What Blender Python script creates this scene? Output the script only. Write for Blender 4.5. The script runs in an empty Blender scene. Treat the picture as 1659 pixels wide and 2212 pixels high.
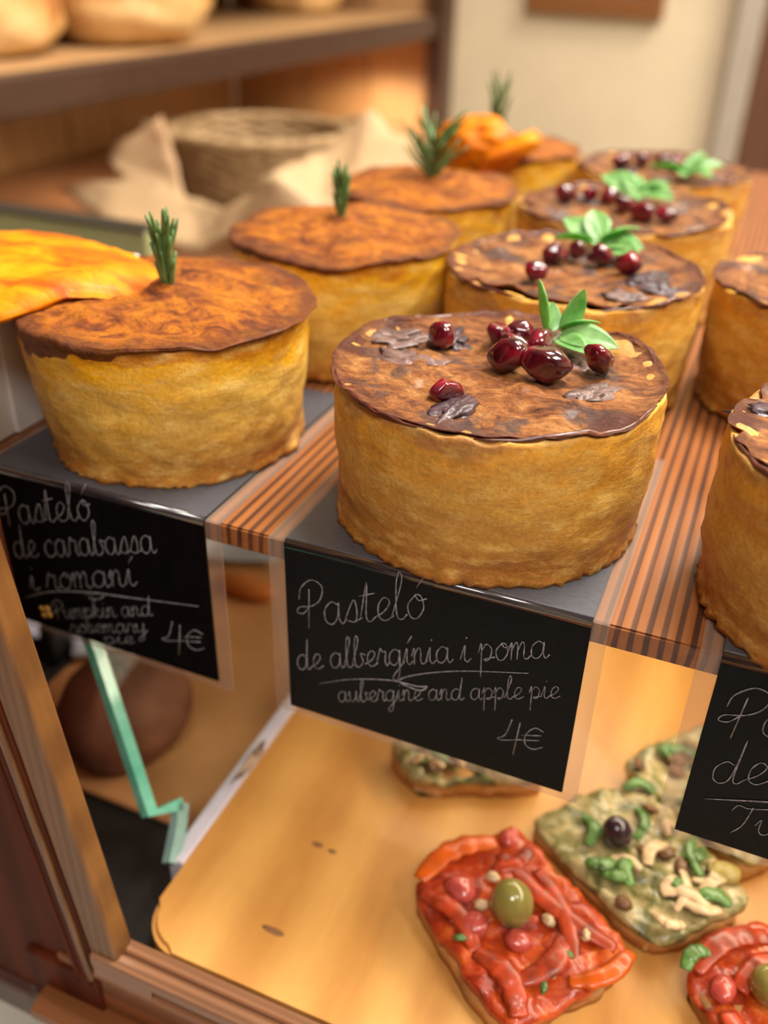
import bpy, bmesh, math, random
from mathutils import Vector, Matrix, noise, Euler

C = bpy.context.scene.collection
sc = bpy.context.scene
PI = math.pi

# ------------------------------------------------------------------ camera
cam_d = bpy.data.cameras.new('camera')
cam = bpy.data.objects.new('camera', cam_d)
C.objects.link(cam)
yaw, pitch, roll, fpx = -0.3854, 0.5510, -0.02555, 1977.3
fw = Vector((math.sin(yaw)*math.cos(pitch), math.cos(yaw)*math.cos(pitch), -math.sin(pitch)))
r0 = Vector((math.cos(yaw), -math.sin(yaw), 0))
d0 = fw.cross(r0)
cr, sr = math.cos(roll), math.sin(roll)
rr = cr*r0 + sr*d0
dd = -sr*r0 + cr*d0
M = Matrix.Identity(4)
for i in range(3):
    M[i][0], M[i][1], M[i][2] = rr[i], -dd[i], -fw[i]
M.translation = Vector((0.11088, -0.20077, 0.15187))
cam.matrix_world = M
cam_d.sensor_fit = 'VERTICAL'
cam_d.sensor_height = 24
cam_d.lens = 24*fpx/2212
cam_d.clip_start = 0.01
cam_d.dof.use_dof = True
cam_d.dof.focus_distance = 0.248
cam_d.dof.aperture_fstop = 4.3
sc.camera = cam

# ------------------------------------------------------------------ exposure, world, lights
sc.view_settings.view_transform = 'Standard'
sc.view_settings.look = 'None'
sc.view_settings.gamma = 1
sc.view_settings.use_curve_mapping = False
sc.view_settings.exposure = -0.05
sc.cycles.use_denoising = True
sc.cycles.max_bounces = 8
sc.cycles.transparent_max_bounces = 12

w = bpy.data.worlds.new('world')
sc.world = w
w.use_nodes = True
w.node_tree.nodes['Background'].inputs[0].default_value = (1.0, 0.93, 0.85, 1)
w.node_tree.nodes['Background'].inputs[1].default_value = 0.4

def area(name, loc, target, sx, sy, power, col):
    l = bpy.data.lights.new(name, 'AREA')
    l.shape = 'RECTANGLE'
    l.size, l.size_y = sx, sy
    l.energy = power
    l.color = col
    o = bpy.data.objects.new(name, l)
    C.objects.link(o)
    o.location = loc
    o.rotation_euler = (Vector(target)-Vector(loc)).to_track_quat('-Z', 'Y').to_euler()
    return o

area('overhead_area_light', (0.35, 0.45, 1.46), (0.2, 0.25, 0), 0.6, 0.45, 44, (1.0, 0.94, 0.86))
area('overhead_area_light', (0.75, 1.55, 1.46), (0.6, 1.75, 0), 0.6, 0.6, 54, (1.0, 0.91, 0.78))
area('overhead_area_light', (1.15, -0.05, 1.46), (0.1, 0.1, 0), 0.6, 0.5, 26, (1.0, 0.94, 0.86))  # added fill from the right, brightens the side of the white box
area('overhead_area_light', (0.45, -0.95, 1.40), (0.0, 0.0, 0), 0.6, 0.5, 19, (1.0, 0.95, 0.9))  # unseen front fill behind the camera, placed to reach the white box

# ------------------------------------------------------------------ node helpers
def mat(name):
    m = bpy.data.materials.new(name)
    m.use_nodes = True
    nt = m.node_tree
    return m, nt, nt.nodes['Principled BSDF']

def N(nt, typ, **kw):
    n = nt.nodes.new(typ)
    for k, v in kw.items():
        if k.startswith('_'):
            setattr(n, k[1:], v)
        else:
            n.inputs[k.replace('__', ' ')].default_value = v
    return n

def L(nt, a, b):
    nt.links.new(a, b)

def coords(nt, scale=(1, 1, 1), rnd=True):
    """object coordinates, shifted per object so copies do not repeat"""
    tc = N(nt, 'ShaderNodeTexCoord')
    mp = N(nt, 'ShaderNodeMapping')
    mp.inputs['Scale'].default_value = scale
    L(nt, tc.outputs['Object'], mp.inputs['Vector'])
    if rnd:
        oi = N(nt, 'ShaderNodeObjectInfo')
        mu = N(nt, 'ShaderNodeMath', _operation='MULTIPLY')
        mu.inputs[1].default_value = 37.0
        L(nt, oi.outputs['Random'], mu.inputs[0])
        cx = N(nt, 'ShaderNodeCombineXYZ')
        for k in range(3):
            L(nt, mu.outputs[0], cx.inputs[k])
        L(nt, cx.outputs[0], mp.inputs['Location'])
    return mp.outputs[0]

def ntex(nt, vec, scale, detail=4, rough=0.55, dist=0.0):
    n = N(nt, 'ShaderNodeTexNoise', Scale=scale, Detail=detail, Roughness=rough, Distortion=dist)
    L(nt, vec, n.inputs['Vector'])
    return n.outputs['Fac']

def ramp(nt, fac, stops, interp='LINEAR'):
    n = N(nt, 'ShaderNodeValToRGB')
    cr_ = n.color_ramp
    cr_.interpolation = interp
    while len(cr_.elements) < len(stops):
        cr_.elements.new(0.5)
    for e, (p, c) in zip(cr_.elements, stops):
        e.position = p
        e.color = (*c, 1) if len(c) == 3 else c
    L(nt, fac, n.inputs[0])
    return n.outputs['Color']

def mixc(nt, fac, a, b, blend='MIX'):
    n = N(nt, 'ShaderNodeMix', _data_type='RGBA', _blend_type=blend)
    for s, v in ((n.inputs[0], fac), (n.inputs[6], a), (n.inputs[7], b)):
        if hasattr(v, 'default_value'):
            L(nt, v, s)
        elif isinstance(v, (int, float)):
            s.default_value = v
        else:
            s.default_value = (*v, 1)
    return n.outputs[2]

def mth(nt, op, a, b=None, clamp=False):
    n = N(nt, 'ShaderNodeMath', _operation=op, _use_clamp=clamp)
    for i, v in enumerate((a, b)):
        if v is None:
            continue
        if hasattr(v, 'default_value'):
            L(nt, v, n.inputs[i])
        else:
            n.inputs[i].default_value = v
    return n.outputs[0]

def bump(nt, b, h, strength=0.5, dist=0.001):
    n = N(nt, 'ShaderNodeBump', Strength=strength, Distance=dist)
    L(nt, h, n.inputs['Height'])
    L(nt, n.outputs['Normal'], b.inputs['Normal'])

def plain(name, col, rough=0.5, metal=0, spec=0.5, coat=0, vary=0.12, nscale=30, sss=0, bumpd=0):
    m, nt, b = mat(name)
    v = coords(nt)
    f = ntex(nt, v, nscale)
    lo = tuple(max(0, c*(1-vary)) for c in col)
    hi = tuple(min(1, c*(1+vary)) for c in col)
    L(nt, ramp(nt, f, [(0.3, lo), (0.7, hi)]), b.inputs['Base Color'])
    b.inputs['Roughness'].default_value = rough
    b.inputs['Metallic'].default_value = metal
    b.inputs['Specular IOR Level'].default_value = spec
    b.inputs['Coat Weight'].default_value = coat
    if sss:
        b.inputs['Subsurface Weight'].default_value = sss
        b.inputs['Subsurface Scale'].default_value = 0.004
    if bumpd:
        bump(nt, b, f, 0.6, bumpd)
    return m

def wood(name, light, dark, bands_axis='X', scale=60, stretch=(1, 0.08, 1), dist=3.0, contrast=(0.35, 0.65), rough=0.45, coat=0.0, rnd=True, fine=0.25):
    m, nt, b = mat(name)
    v = coords(nt, stretch, rnd)
    wv = N(nt, 'ShaderNodeTexWave', _wave_type='BANDS', _bands_direction=bands_axis, Scale=scale, Distortion=dist, Detail=2.5)
    wv.inputs['Detail Scale'].default_value = 0.7
    L(nt, v, wv.inputs['Vector'])
    c = ramp(nt, wv.outputs['Fac'], [(contrast[0], dark), (contrast[1], light)])
    v2 = coords(nt, tuple(s*1.0 for s in stretch), rnd)
    f = ntex(nt, v2, 260, 3)
    c = mixc(nt, fine, c, ramp(nt, f, [(0.35, tuple(x*0.75 for x in dark)), (0.65, tuple(min(1, x*1.1) for x in light))]))
    L(nt, c, b.inputs['Base Color'])
    b.inputs['Roughness'].default_value = rough
    b.inputs['Coat Weight'].default_value = coat
    bump(nt, b, wv.outputs['Fac'], 0.15, 0.0006)
    return m

# ------------------------------------------------------------------ mesh helpers
def obj(name, verts, faces, m, parent=None, smooth=True):
    me = bpy.data.meshes.new(name)
    me.from_pydata([tuple(v) for v in verts], [], faces)
    me.update()
    o = bpy.data.objects.new(name, me)
    C.objects.link(o)
    if m:
        me.materials.append(m)
    if smooth:
        me.polygons.foreach_set('use_smooth', [True]*len(me.polygons))
    if parent:
        o.parent = parent
    return o

def bmobj(name, bm, m, parent=None, smooth=False):
    bmesh.ops.recalc_face_normals(bm, faces=bm.faces)
    me = bpy.data.meshes.new(name)
    bm.to_mesh(me)
    bm.free()
    o = bpy.data.objects.new(name, me)
    C.objects.link(o)
    me.materials.append(m)
    if smooth:
        me.polygons.foreach_set('use_smooth', [True]*len(me.polygons))
    if parent:
        o.parent = parent
    return o

def add_box(bm, x0, x1, y0, y1, z0, z1, bev=0.0):
    r = bmesh.ops.create_cube(bm, size=1)
    vs = r['verts']
    for v in vs:
        v.co = Vector(((x0+x1)/2+v.co.x*(x1-x0), (y0+y1)/2+v.co.y*(y1-y0), (z0+z1)/2+v.co.z*(z1-z0)))
    if bev:
        es = list({e for v in vs for e in v.link_edges})
        bmesh.ops.bevel(bm, geom=es, offset=bev, segments=3, affect='EDGES', profile=0.5)

def box(name, x0, x1, y0, y1, z0, z1, m, parent=None, bev=0.0):
    bm = bmesh.new()
    add_box(bm, x0, x1, y0, y1, z0, z1, bev)
    return bmobj(name, bm, m, parent)

def prism_x(name, prof, x0, x1, m, parent=None, smooth=False):
    """closed (y,z) profile pushed along x"""
    n = len(prof)
    vs = [(x0, y, z) for y, z in prof]+[(x1, y, z) for y, z in prof]
    fs = [(i, (i+1) % n, n+(i+1) % n, n+i) for i in range(n)]
    bm = bmesh.new()
    bv = [bm.verts.new(v) for v in vs]
    for f in fs:
        bm.faces.new([bv[i] for i in f])
    bm.faces.new(bv[:n][::-1])
    bm.faces.new(bv[n:])
    return bmobj(name, bm, m, parent, smooth)

def tube(pts, rad, sides=8, cap=True):
    """tube verts/faces along points; rad a number or a list"""
    pts = [Vector(p) for p in pts]
    n = len(pts)
    rs = rad if isinstance(rad, (list, tuple)) else [rad]*n
    vs, fs = [], []
    up = Vector((0, 0, 1))
    prev = None
    for i, p in enumerate(pts):
        t = (pts[min(i+1, n-1)]-pts[max(i-1, 0)]).normalized()
        if prev is None:
            a = t.orthogonal().normalized()
        else:
            a = (prev-t*prev.dot(t))
            a = a.normalized() if a.length > 1e-9 else t.orthogonal().normalized()
        prev = a
        b = t.cross(a)
        for k in range(sides):
            th = 2*PI*k/sides
            vs.append(p+(a*math.cos(th)+b*math.sin(th))*rs[i])
    for i in range(n-1):
        for k in range(sides):
            k2 = (k+1) % sides
            fs.append((i*sides+k, i*sides+k2, (i+1)*sides+k2, (i+1)*sides+k))
    if cap:
        fs.append(tuple(range(sides))[::-1])
        fs.append(tuple((n-1)*sides+k for k in range(sides)))
    return vs, fs

def merge(parts):
    V, F = [], []
    for vs, fs in parts:
        o = len(V)
        V += list(vs)
        F += [tuple(i+o for i in f) for f in fs]
    return V, F

def catmull(pts, sub=5):
    P = [Vector((p[0], p[1], p[2] if len(p) > 2 else 0)) for p in pts]
    if len(P) < 3:
        return P
    out = []
    for i in range(len(P)-1):
        p0 = P[i-1] if i else P[0]*2-P[1]
        p1, p2 = P[i], P[i+1]
        p3 = P[i+2] if i+2 < len(P) else P[-1]*2-P[-2]
        for k in range(sub):
            t = k/sub
            out.append(0.5*((2*p1)+(p2-p0)*t+(2*p0-5*p1+4*p2-p3)*t*t+(-p0+3*p1-3*p2+p3)*t**3))
    out.append(P[-1])
    return out

def blob(rx, ry, rz, seg=24, rings=14, amp=0.0, freq=1.0, seed=0, flat=None, shape=None):
    """noise-shaped ellipsoid"""
    vs, fs = [], []
    off = Vector((seed*7.13, seed*3.7, seed*1.9))
    for i in range(rings+1):
        ph = PI*i/rings
        for k in range(seg):
            th = 2*PI*k/seg
            d = Vector((math.sin(ph)*math.cos(th), math.sin(ph)*math.sin(th), math.cos(ph)))
            s = 1+amp*noise.fractal(d*freq+off, 0.8, 2.0, 3)
            p = Vector((d.x*rx*s, d.y*ry*s, d.z*rz*s))
            if shape:
                p = shape(p, d)
            if flat is not None and p.z < flat:
                p.z = flat+(p.z-flat)*0.12
            vs.append(p)
    for i in range(rings):
        for k in range(seg):
            k2 = (k+1) % seg
            fs.append((i*seg+k, (i+1)*seg+k, (i+1)*seg+k2, i*seg+k2))
    return vs, fs

def thing(name, label, cat, loc=(0, 0, 0), rotz=0, group=None):
    o = bpy.data.objects.new(name, None)
    C.objects.link(o)
    o.empty_display_size = 0.02
    o.location = loc
    o.rotation_euler = (0, 0, rotz)
    tag(o, label, cat, group)
    return o

def tag(o, label, cat, group=None):
    o['label'] = label
    o['category'] = cat
    if group:
        o['group'] = group
    return o

def struct(o):
    o['kind'] = 'structure'
    return o

# ------------------------------------------------------------------ materials of the setting
M_wall = plain('cream_plaster', (0.66, 0.55, 0.38), 0.8, vary=0.05, nscale=6)
M_ceil = plain('white_ceiling', (0.8, 0.77, 0.7), 0.9, vary=0.03)
M_floor = plain('pale_tile', (0.76, 0.80, 0.72), 0.35, vary=0.06, nscale=4)
M_redwall = plain('red_brown_wall', (0.20, 0.045, 0.025), 0.6, vary=0.2, nscale=3)
M_jamb = plain('grey_jamb', (0.36, 0.31, 0.26), 0.6, vary=0.08)
M_door = wood('dark_door_wood', (0.13, 0.052, 0.025), (0.075, 0.028, 0.014), 'X', 12, (1, 0.5, 0.06), 2, (0.3, 0.7), 0.5)
M_shelfwood = wood('striped_shelf_wood', (0.33, 0.115, 0.030), (0.062, 0.022, 0.014), 'X', 84, (1, 0.05, 0.6), 2.8, (0.22, 0.52), 0.38, 0.15, False, 0.2)
M_cabinet = wood('cabinet_wood', (0.46, 0.265, 0.115), (0.37, 0.20, 0.082), 'Y', 9, (1, 1, 0.05), 3, (0.2, 0.8), 0.5, 0.05)
M_cabdark = wood('cabinet_edge_wood', (0.055, 0.023, 0.012), (0.034, 0.014, 0.008), 'Z', 40, (1, 0.05, 1), 3, (0.2, 0.8), 0.4, 0.1)
M_post = wood('case_post_wood', (0.20, 0.085, 0.022), (0.13, 0.052, 0.014), 'X', 90, (1, 1, 0.06), 2, (0.2, 0.8), 0.4, 0.1)
M_rail = wood('case_rail_wood', (0.29, 0.135, 0.066), (0.20, 0.09, 0.043), 'Y', 90, (0.06, 1, 1), 2, (0.2, 0.8), 0.32, 0.2)
M_maho = wood('mahogany', (0.10, 0.019, 0.005), (0.06, 0.011, 0.003), 'X', 18, (1, 1, 0.06), 2, (0.2, 0.8), 0.6, 0.0)
M_maho.node_tree.nodes['Principled BSDF'].inputs['Specular IOR Level'].default_value = 0.15
M_body = wood('case_body_wood', (0.24, 0.085, 0.022), (0.15, 0.05, 0.013), 'Z', 30, (0.06, 1, 1), 2, (0.2, 0.8), 0.42, 0.1)
M_dark = plain('dark_case_floor', (0.02, 0.016, 0.013), 0.5, vary=0.2)
M_board = wood('pine_board', (0.70, 0.365, 0.095), (0.55, 0.255, 0.058), 'X', 10, (1, 0.22, 1), 4.5, (0.1, 0.9), 0.4, 0.1, False, 0.12)

# ------------------------------------------------------------------ room shell
struct(box('floor', -1.9, 1.9, -1.9, 2.3, -1.10, -1.05, M_floor))
struct(box('ceiling', -1.9, 1.9, -1.9, 2.3, 1.5, 1.55, M_ceil))
struct(box('wall_back', -1.9, 1.9, 2.2, 2.25, -1.05, 1.5, M_wall))
struct(box('wall_front', -1.9, 1.9, -1.85, -1.8, -1.05, 1.5, M_redwall))
struct(box('wall_left', -1.9, -1.85, -1.8, 2.2, -1.05, 1.5, M_redwall))
struct(box('wall_right', 1.85, 1.9, -1.8, 2.2, -1.05, 1.5, M_wall))
o = box('door_1', 0.0, 0.78, 2.165, 2.199, -1.05, 0.95, M_door, None, 0.003)
struct(o)
box('door_panel', 0.10, 0.68, 2.158, 2.166, -0.9, -0.2, M_door, o, 0.004)
box('door_panel', 0.10, 0.68, 2.158, 2.166, -0.05, 0.85, M_door, o, 0.004)
struct(box('trim_1', -0.055, 0.0, 2.15, 2.199, -1.05, 1.0, M_jamb, None, 0.004))

# ------------------------------------------------------------------ bread cabinet at the left
cab = thing('bread_cabinet', 'tall open wooden bread cabinet with a thick shelf along the left', 'cabinet', (-0.7, 0.9, -1.05))
def cb(name, x0, x1, y0, y1, z0, z1, m, bev=0.0):
    o_ = box(name, x0, x1, y0, y1, z0, z1, m, None, bev)
    o_.parent = cab
    o_.matrix_parent_inverse = Matrix.Translation(cab.location).inverted()
    return o_
k_ = 0
yy = 0.40
for wd in (0.12, 0.13, 0.12, 0.125, 0.13, 0.12, 0.13, 0.12, 0.135):
    cb('back_plank', -0.955, -0.935, yy+0.0015, min(yy+wd, 1.53)-0.0015, -1.05, 0.42, M_cabinet, 0.002)
    yy += wd
for x0, x1 in ((-0.935, -0.79), (-0.787, -0.645), (-0.642, -0.522)):
    cb('side_plank', x0, x1, 1.53, 1.55, -1.05, 0.42, M_cabinet, 0.002)
cb('side_stile', -0.522, -0.488, 1.50, 1.56, -1.05, 0.42, M_cabdark, 0.004)
cb('shelf_board', -0.934, -0.512, 0.30, 1.528, 0.026, 0.056, M_cabinet, 0.002)
cb('shelf_edge', -0.512, -0.498, 0.30, 1.50, 0.022, 0.0565, M_cabdark, 0.004)
cb('top_board', -0.95, -0.49, 0.30, 1.56, 0.30, 0.34, M_cabdark, 0.003)
cb('counter_top', -0.934, -0.26, 0.37, 1.528, -0.165, -0.135, M_rail, 0.003)
cb('counter_front', -0.29, -0.27, 0.38, 1.52, -1.05, -0.165, M_cabinet, 0.002)
# lamp under the shelf
lampm, nt, b = mat('warm_lamp_glow')
b.inputs['Emission Color'].default_value = (1, 0.72, 0.4, 1)
b.inputs['Emission Strength'].default_value = 6
b.inputs['Base Color'].default_value = (1, 0.85, 0.6, 1)
lm = thing('shelf_lamp', 'small warm spot lamp under the bread shelf near the side panel', 'lamp', (-0.60, 1.40, 0.026))
bm = bmesh.new()
bmesh.ops.create_cone(bm, cap_ends=True, segments=24, radius1=0.024, radius2=0.026, depth=0.012)
bmesh.ops.translate(bm, vec=(0, 0, -0.006), verts=bm.verts)
bmobj('lamp_housing', bm, plain('brushed_nickel', (0.5, 0.48, 0.45), 0.35, 1.0), lm)
bm = bmesh.new()
bmesh.ops.create_cone(bm, cap_ends=True, segments=24, radius1=0.018, radius2=0.018, depth=0.002)
bmesh.ops.translate(bm, vec=(0, 0, -0.013), verts=bm.verts)
bmobj('lamp_lens', bm, lampm, lm)
pl = bpy.data.lights.new('shelf_lamp_light', 'SPOT')
pl.energy = 7
pl.color = (1, 0.80, 0.55)
pl.spot_size = 2.6
pl.spot_blend = 0.6
pl.shadow_soft_size = 0.02
po = bpy.data.objects.new('shelf_lamp_light', pl)
C.objects.link(po)
po.location = (-0.60, 1.40, 0.008)
fill_lamp = lm.copy(); C.objects.link(fill_lamp); fill_lamp.location = (-0.72, 0.80, 0.026)  # second lamp is added, only to brighten the cabinet interior
fill_lamp['label'] = 'added unseen fill lamp under the bread shelf above the basket'
fill_lamp['group'] = lm['group'] = 'lamps under the bread shelf'
for ch in list(lm.children):
    c_ = ch.copy(); C.objects.link(c_); c_.parent = fill_lamp
fill_lamp_spot = po.copy(); fill_lamp_spot.data = pl.copy(); fill_lamp_spot.data.energy = 2.4; C.objects.link(fill_lamp_spot); fill_lamp_spot.location = (-0.72, 0.80, 0.008)  # spot of the added fill lamp

# sage partition between the counters
sg = thing('counter_partition', 'sage green counter partition with dark top edge, behind pumpkin pies', 'partition', (-0.36, 0.34, -1.05))
def sgb(name, x0, x1, y0, y1, z0, z1, m, bev):
    o_ = box(name, x0+0.36, x1+0.36, y0-0.34, y1-0.34, z0+1.05, z1+1.05, m, sg, bev)
sgb('panel', -0.60, -0.292, 0.334, 0.35, -1.05, -0.0215, plain('sage_paint', (0.36, 0.36, 0.16), 0.6, vary=0.06), 0.001)
sgb('top_edge', -0.60, -0.292, 0.332, 0.352, -0.0215, -0.0190, plain('dark_edge', (0.035, 0.03, 0.02), 0.5), 0.001)

# framed chalkboard on the back wall
fr = thing('framed_board', 'dark board in a wooden frame hanging on the cream wall', 'board', (-0.372, 2.199, 0.032))
fr.rotation_euler = (0, math.radians(1.0), 0)
M_frame = wood('frame_wood', (0.25, 0.10, 0.03), (0.16, 0.06, 0.018), 'Z', 40, (0.06, 1, 1), 2, (0.2, 0.8), 0.4)
box('frame_rail', -0.157, 0.157, -0.026, 0, 0.0, 0.045, M_frame, fr, 0.004)
box('frame_rail', -0.157, 0.157, -0.026, 0, 0.36, 0.40, M_frame, fr, 0.004)
box('frame_stile', -0.157, -0.117, -0.025, 0, 0.045, 0.36, M_frame, fr, 0.004)
box('frame_stile', 0.117, 0.157, -0.025, 0, 0.045, 0.36, M_frame, fr, 0.004)
box('board_panel', -0.117, 0.117, -0.012, -0.002, 0.045, 0.36, plain('slate_grey', (0.05, 0.055, 0.055), 0.6), fr)

# ------------------------------------------------------------------ the display case
# wood shelf
sh = thing('wood_shelf', 'striped dark-grained wooden display shelf carrying the pies', 'shelf', (0.0, 0.0, -0.0075))
bx = bmesh.new()
plan = [(-0.23, 0.0006), (0.42, 0.0006), (0.42, 0.66), (-0.120, 0.66), (-0.120, 0.108), (-0.23, 0.108)]
vb = [bx.verts.new((x, y, 0.0)) for x, y in plan]
vt = [bx.verts.new((x, y, 0.0075)) for x, y in plan]
for i in range(6):
    bx.faces.new((vb[i], vb[(i+1) % 6], vt[(i+1) % 6], vt[i]))
bx.faces.new(vt); bx.faces.new(vb[::-1])
bmesh.ops.bevel(bx, geom=bx.edges[:], offset=0.0006, segments=2, affect='EDGES')
bmobj('board', bx, M_shelfwood, sh)

# case
cs = thing('display_case', 'brown wooden display case with moulded post and rail below the pies', 'display case', (0.1, 0.1, -1.05))
cs_inv = Matrix.Translation(cs.location).inverted()
def own(o_):
    o_.parent = cs
    o_.matrix_parent_inverse = cs_inv
    return o_
# bottom rail with bead and groove
rail_prof = [(-0.0552, -0.158), (-0.0552, -0.1412), (-0.0560, -0.1405), (-0.0590, -0.1405), (-0.0596, -0.1412), (-0.0598, -0.1428), (-0.0606, -0.1428),
             (-0.0610, -0.1412), (-0.0618, -0.1405), (-0.0640, -0.1405), (-0.0656, -0.1414), (-0.0660, -0.1430), (-0.0660, -0.1460), (-0.0642, -0.1464), (-0.0642, -0.158)]
own(prism_x('rail', rail_prof, -0.0475, 0.42, M_rail))
own(box('rail_end_block', -0.0475, -0.0235, -0.0660, -0.0640, -0.1535, -0.1458, M_rail, None, 0.0006))
own(prism_x('apron_bead', [(-0.0640, -0.1535), (-0.0640, -0.1505), (-0.0660, -0.1510), (-0.0664, -0.1522), (-0.0660, -0.1535)], -0.0475, 0.42, M_rail))
own(box('apron', -0.066, 0.42, -0.0640, -0.056, -0.176, -0.1535, M_body, None, 0.0008))
# lower body
own(prism_x('body_moulding', [(-0.05, -0.186), (-0.05, -0.176), (-0.070, -0.176), (-0.0745, -0.178), (-0.0745, -0.183), (-0.071, -0.186)], -0.0735, 0.42, M_body))
own(box('body_panel', -0.0705, 0.42, -0.069, -0.06, -0.95, -0.186, M_body, None, 0.001))
own(box('body_side', -0.0705, -0.062, -0.06, 0.60, -0.95, -0.176, M_body, None, 0.001))
own(box('plinth', -0.062, 0.41, -0.055, 0.60, -1.05, -0.95, M_dark))
own(box('case_floor', -0.25, 0.42, -0.0545, 0.60, -0.172, -0.160, M_dark))
own(box('case_back', -0.12, 0.42, 0.60, 0.62, -0.95, -0.0085, M_cabinet))
own(box('case_side', 0.42, 0.44, -0.06, 0.62, -1.05, -0.0085, M_body))
own(box('case_divider', -0.25, -0.240, -0.03, 0.32, -0.172, -0.12, M_maho))
# left post: golden stile, two thin beads, then the mahogany wing
def lean(o_):
    """the case front splays slightly towards the top"""
    for v_ in o_.data.vertices:
        v_.co.x -= 0.105*(v_.co.z+0.16)
    return own(o_)
lean(box('post_stile', -0.0468, -0.0352, -0.0645, -0.0555, -0.160, 0.12, M_post, None, 0.0015))
lean(box('post_bead', -0.0490, -0.0470, -0.0645, -0.056, -0.162, 0.12, M_maho, None, 0.0008))
lean(box('post_bead', -0.0520, -0.0492, -0.0655, -0.056, -0.162, 0.12, M_post, None, 0.0008))
lean(box('post_bead', -0.0552, -0.0522, -0.0650, -0.056, -0.164, 0.12, M_maho, None, 0.0008))
lean(box('post_bead', -0.0575, -0.0554, -0.0655, -0.056, -0.164, 0.12, M_maho, None, 0.0008))
lean(box('wing_panel', -0.45, -0.0570, -0.063, -0.050, -0.200, 0.12, M_maho, None, 0.001))
own(box('post_foot', -0.0800, -0.0476, -0.0655, -0.050, -0.1765, -0.158, M_maho, None, 0.001))
own(box('wing_moulding', -0.45, -0.0805, -0.066, -0.050, -0.208, -0.1865, plain('waxed_mahogany', (0.06, 0.028, 0.022), 0.4, vary=0.15), None, 0.004))
# tilted glass divider, its teal edge and the track it stands in
gm, nt, b = mat('clear_glass')
nt.nodes.remove(b)
out = nt.nodes['Material Output']
tr = N(nt, 'ShaderNodeBsdfTransparent')
tr.inputs[0].default_value = (0.93, 0.97, 0.95, 1)
gl = N(nt, 'ShaderNodeBsdfGlossy', Roughness=0.02)
fz = N(nt, 'ShaderNodeFresnel', IOR=1.22)
ms = N(nt, 'ShaderNodeMixShader')
ge = N(nt, 'ShaderNodeNewGeometry')
L(nt, mth(nt, 'MULTIPLY', fz.outputs[0], mth(nt, 'SUBTRACT', 1.0, ge.outputs['Backfacing'])), ms.inputs[0]); L(nt, tr.outputs[0], ms.inputs[1]); L(nt, gl.outputs[0], ms.inputs[2])
L(nt, ms.outputs[0], out.inputs[0])
M_glass = gm
kk = 0.66
def gp(y, z):
    return Vector((-0.0425-kk*(z+0.141), y, z))
nrm = Vector((1, 0, kk)).normalized()
prof = [(0.0195, -0.030), (0.003, -0.0743), (-0.0191, -0.1238), (-0.0066, -0.1301), (-0.0232, -0.1410), (0.40, -0.1410), (0.40, -0.030)]
tg = 0.0025
vs = [gp(*q)-nrm*tg/2 for q in prof]+[gp(*q)+nrm*tg/2 for q in prof]
n_ = len(prof)
fs = [tuple(range(n_)), tuple(range(2*n_-1, n_-1, -1))]+[(i, n_+i, n_+(i+1) % n_, (i+1) % n_) for i in range(n_)]
gd = thing('glass_divider', 'leaning clear glass divider with a notched teal edge left of the board', 'glass panel', (-0.041, 0.1, -0.141))
gi = Matrix.Translation(gd.location).inverted()
def gown(o_):
    o_.parent = gd
    o_.matrix_parent_inverse = gi
    return o_
gown(obj('pane', vs, fs, M_glass, None, False))
tm, nt, b = mat('teal_glass_edge')
v = coords(nt)
L(nt, ramp(nt, ntex(nt, v, 120), [(0.3, (0.10, 0.42, 0.30)), (0.7, (0.22, 0.58, 0.44))]), b.inputs['Base Color'])
b.inputs['Roughness'].default_value = 0.15
b.inputs['Coat Weight'].default_value = 0.5
b.inputs['Subsurface Weight'].default_value = 0.3
b.inputs['Subsurface Scale'].default_value = 0.004
def strip(name, pts, wdt, m):
    """edge band along the rim of the pane: lies on the pane's plane, thicker than it"""
    V, F = [], []
    for i, q in enumerate(pts):
        p = gp(*q)
        a = gp(*pts[max(i-1, 0)]); c = gp(*pts[min(i+1, len(pts)-1)])
        t = (c-a).normalized()
        s = nrm.cross(t)
        for e, f in ((-1, -1), (1, -1), (1, 1), (-1, 1)):
            V.append(p+s*e*wdt/2+nrm*f*0.0021)
    for i in range(len(pts)-1):
        for k in range(4):
            k2 = (k+1) % 4
            F.append((i*4+k, i*4+k2, i*4+4+k2, i*4+4+k))
    F.append((3, 2, 1, 0)); e = len(pts)*4-4
    F.append((e, e+1, e+2, e+3))
    return gown(obj(name, V, F, m, None, False))
strip('glass_edge', [(0.0195, -0.030), (0.003, -0.0743), (-0.0191, -0.1238), (-0.0066, -0.1301)], 0.0048, tm)
strip('glass_edge', [(-0.0060, -0.1302), (-0.0125, -0.1345), (-0.0245, -0.1405)], 0.005, plain('pale_teal_edge', (0.26, 0.42, 0.38), 0.15, coat=0.5, vary=0.2, nscale=90))
o = box('glass_track', -0.0446, -0.0382, -0.0235, 0.40, -0.1598, -0.1388, plain('lavender_white_metal', (0.62, 0.58, 0.66), 0.3, vary=0.1, nscale=60), None, 0.0006)
gown(o)
V, F = [], []
random.seed(5)
for i in range(22):
    s = random.uniform(0.0004, 0.001)
    b_ = blob(s, s, s*0.6, 7, 5, 0.3, 2, i)
    V0 = [p+Vector((-0.0402+random.uniform(-0.0016, 0.0016), 0.031+random.gauss(0, 0.0045), -0.1385)) for p in b_[0]]
    V.append((V0, b_[1]))
V, F = merge(V)
cr_o = obj('bread_crumbs', V, F, plain('crumb', (0.62, 0.42, 0.27), 0.8, vary=0.3))
tag(cr_o, 'scatter of pale bread crumbs on the white glass track', 'crumbs')
cr_o['kind'] = 'stuff'

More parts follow.
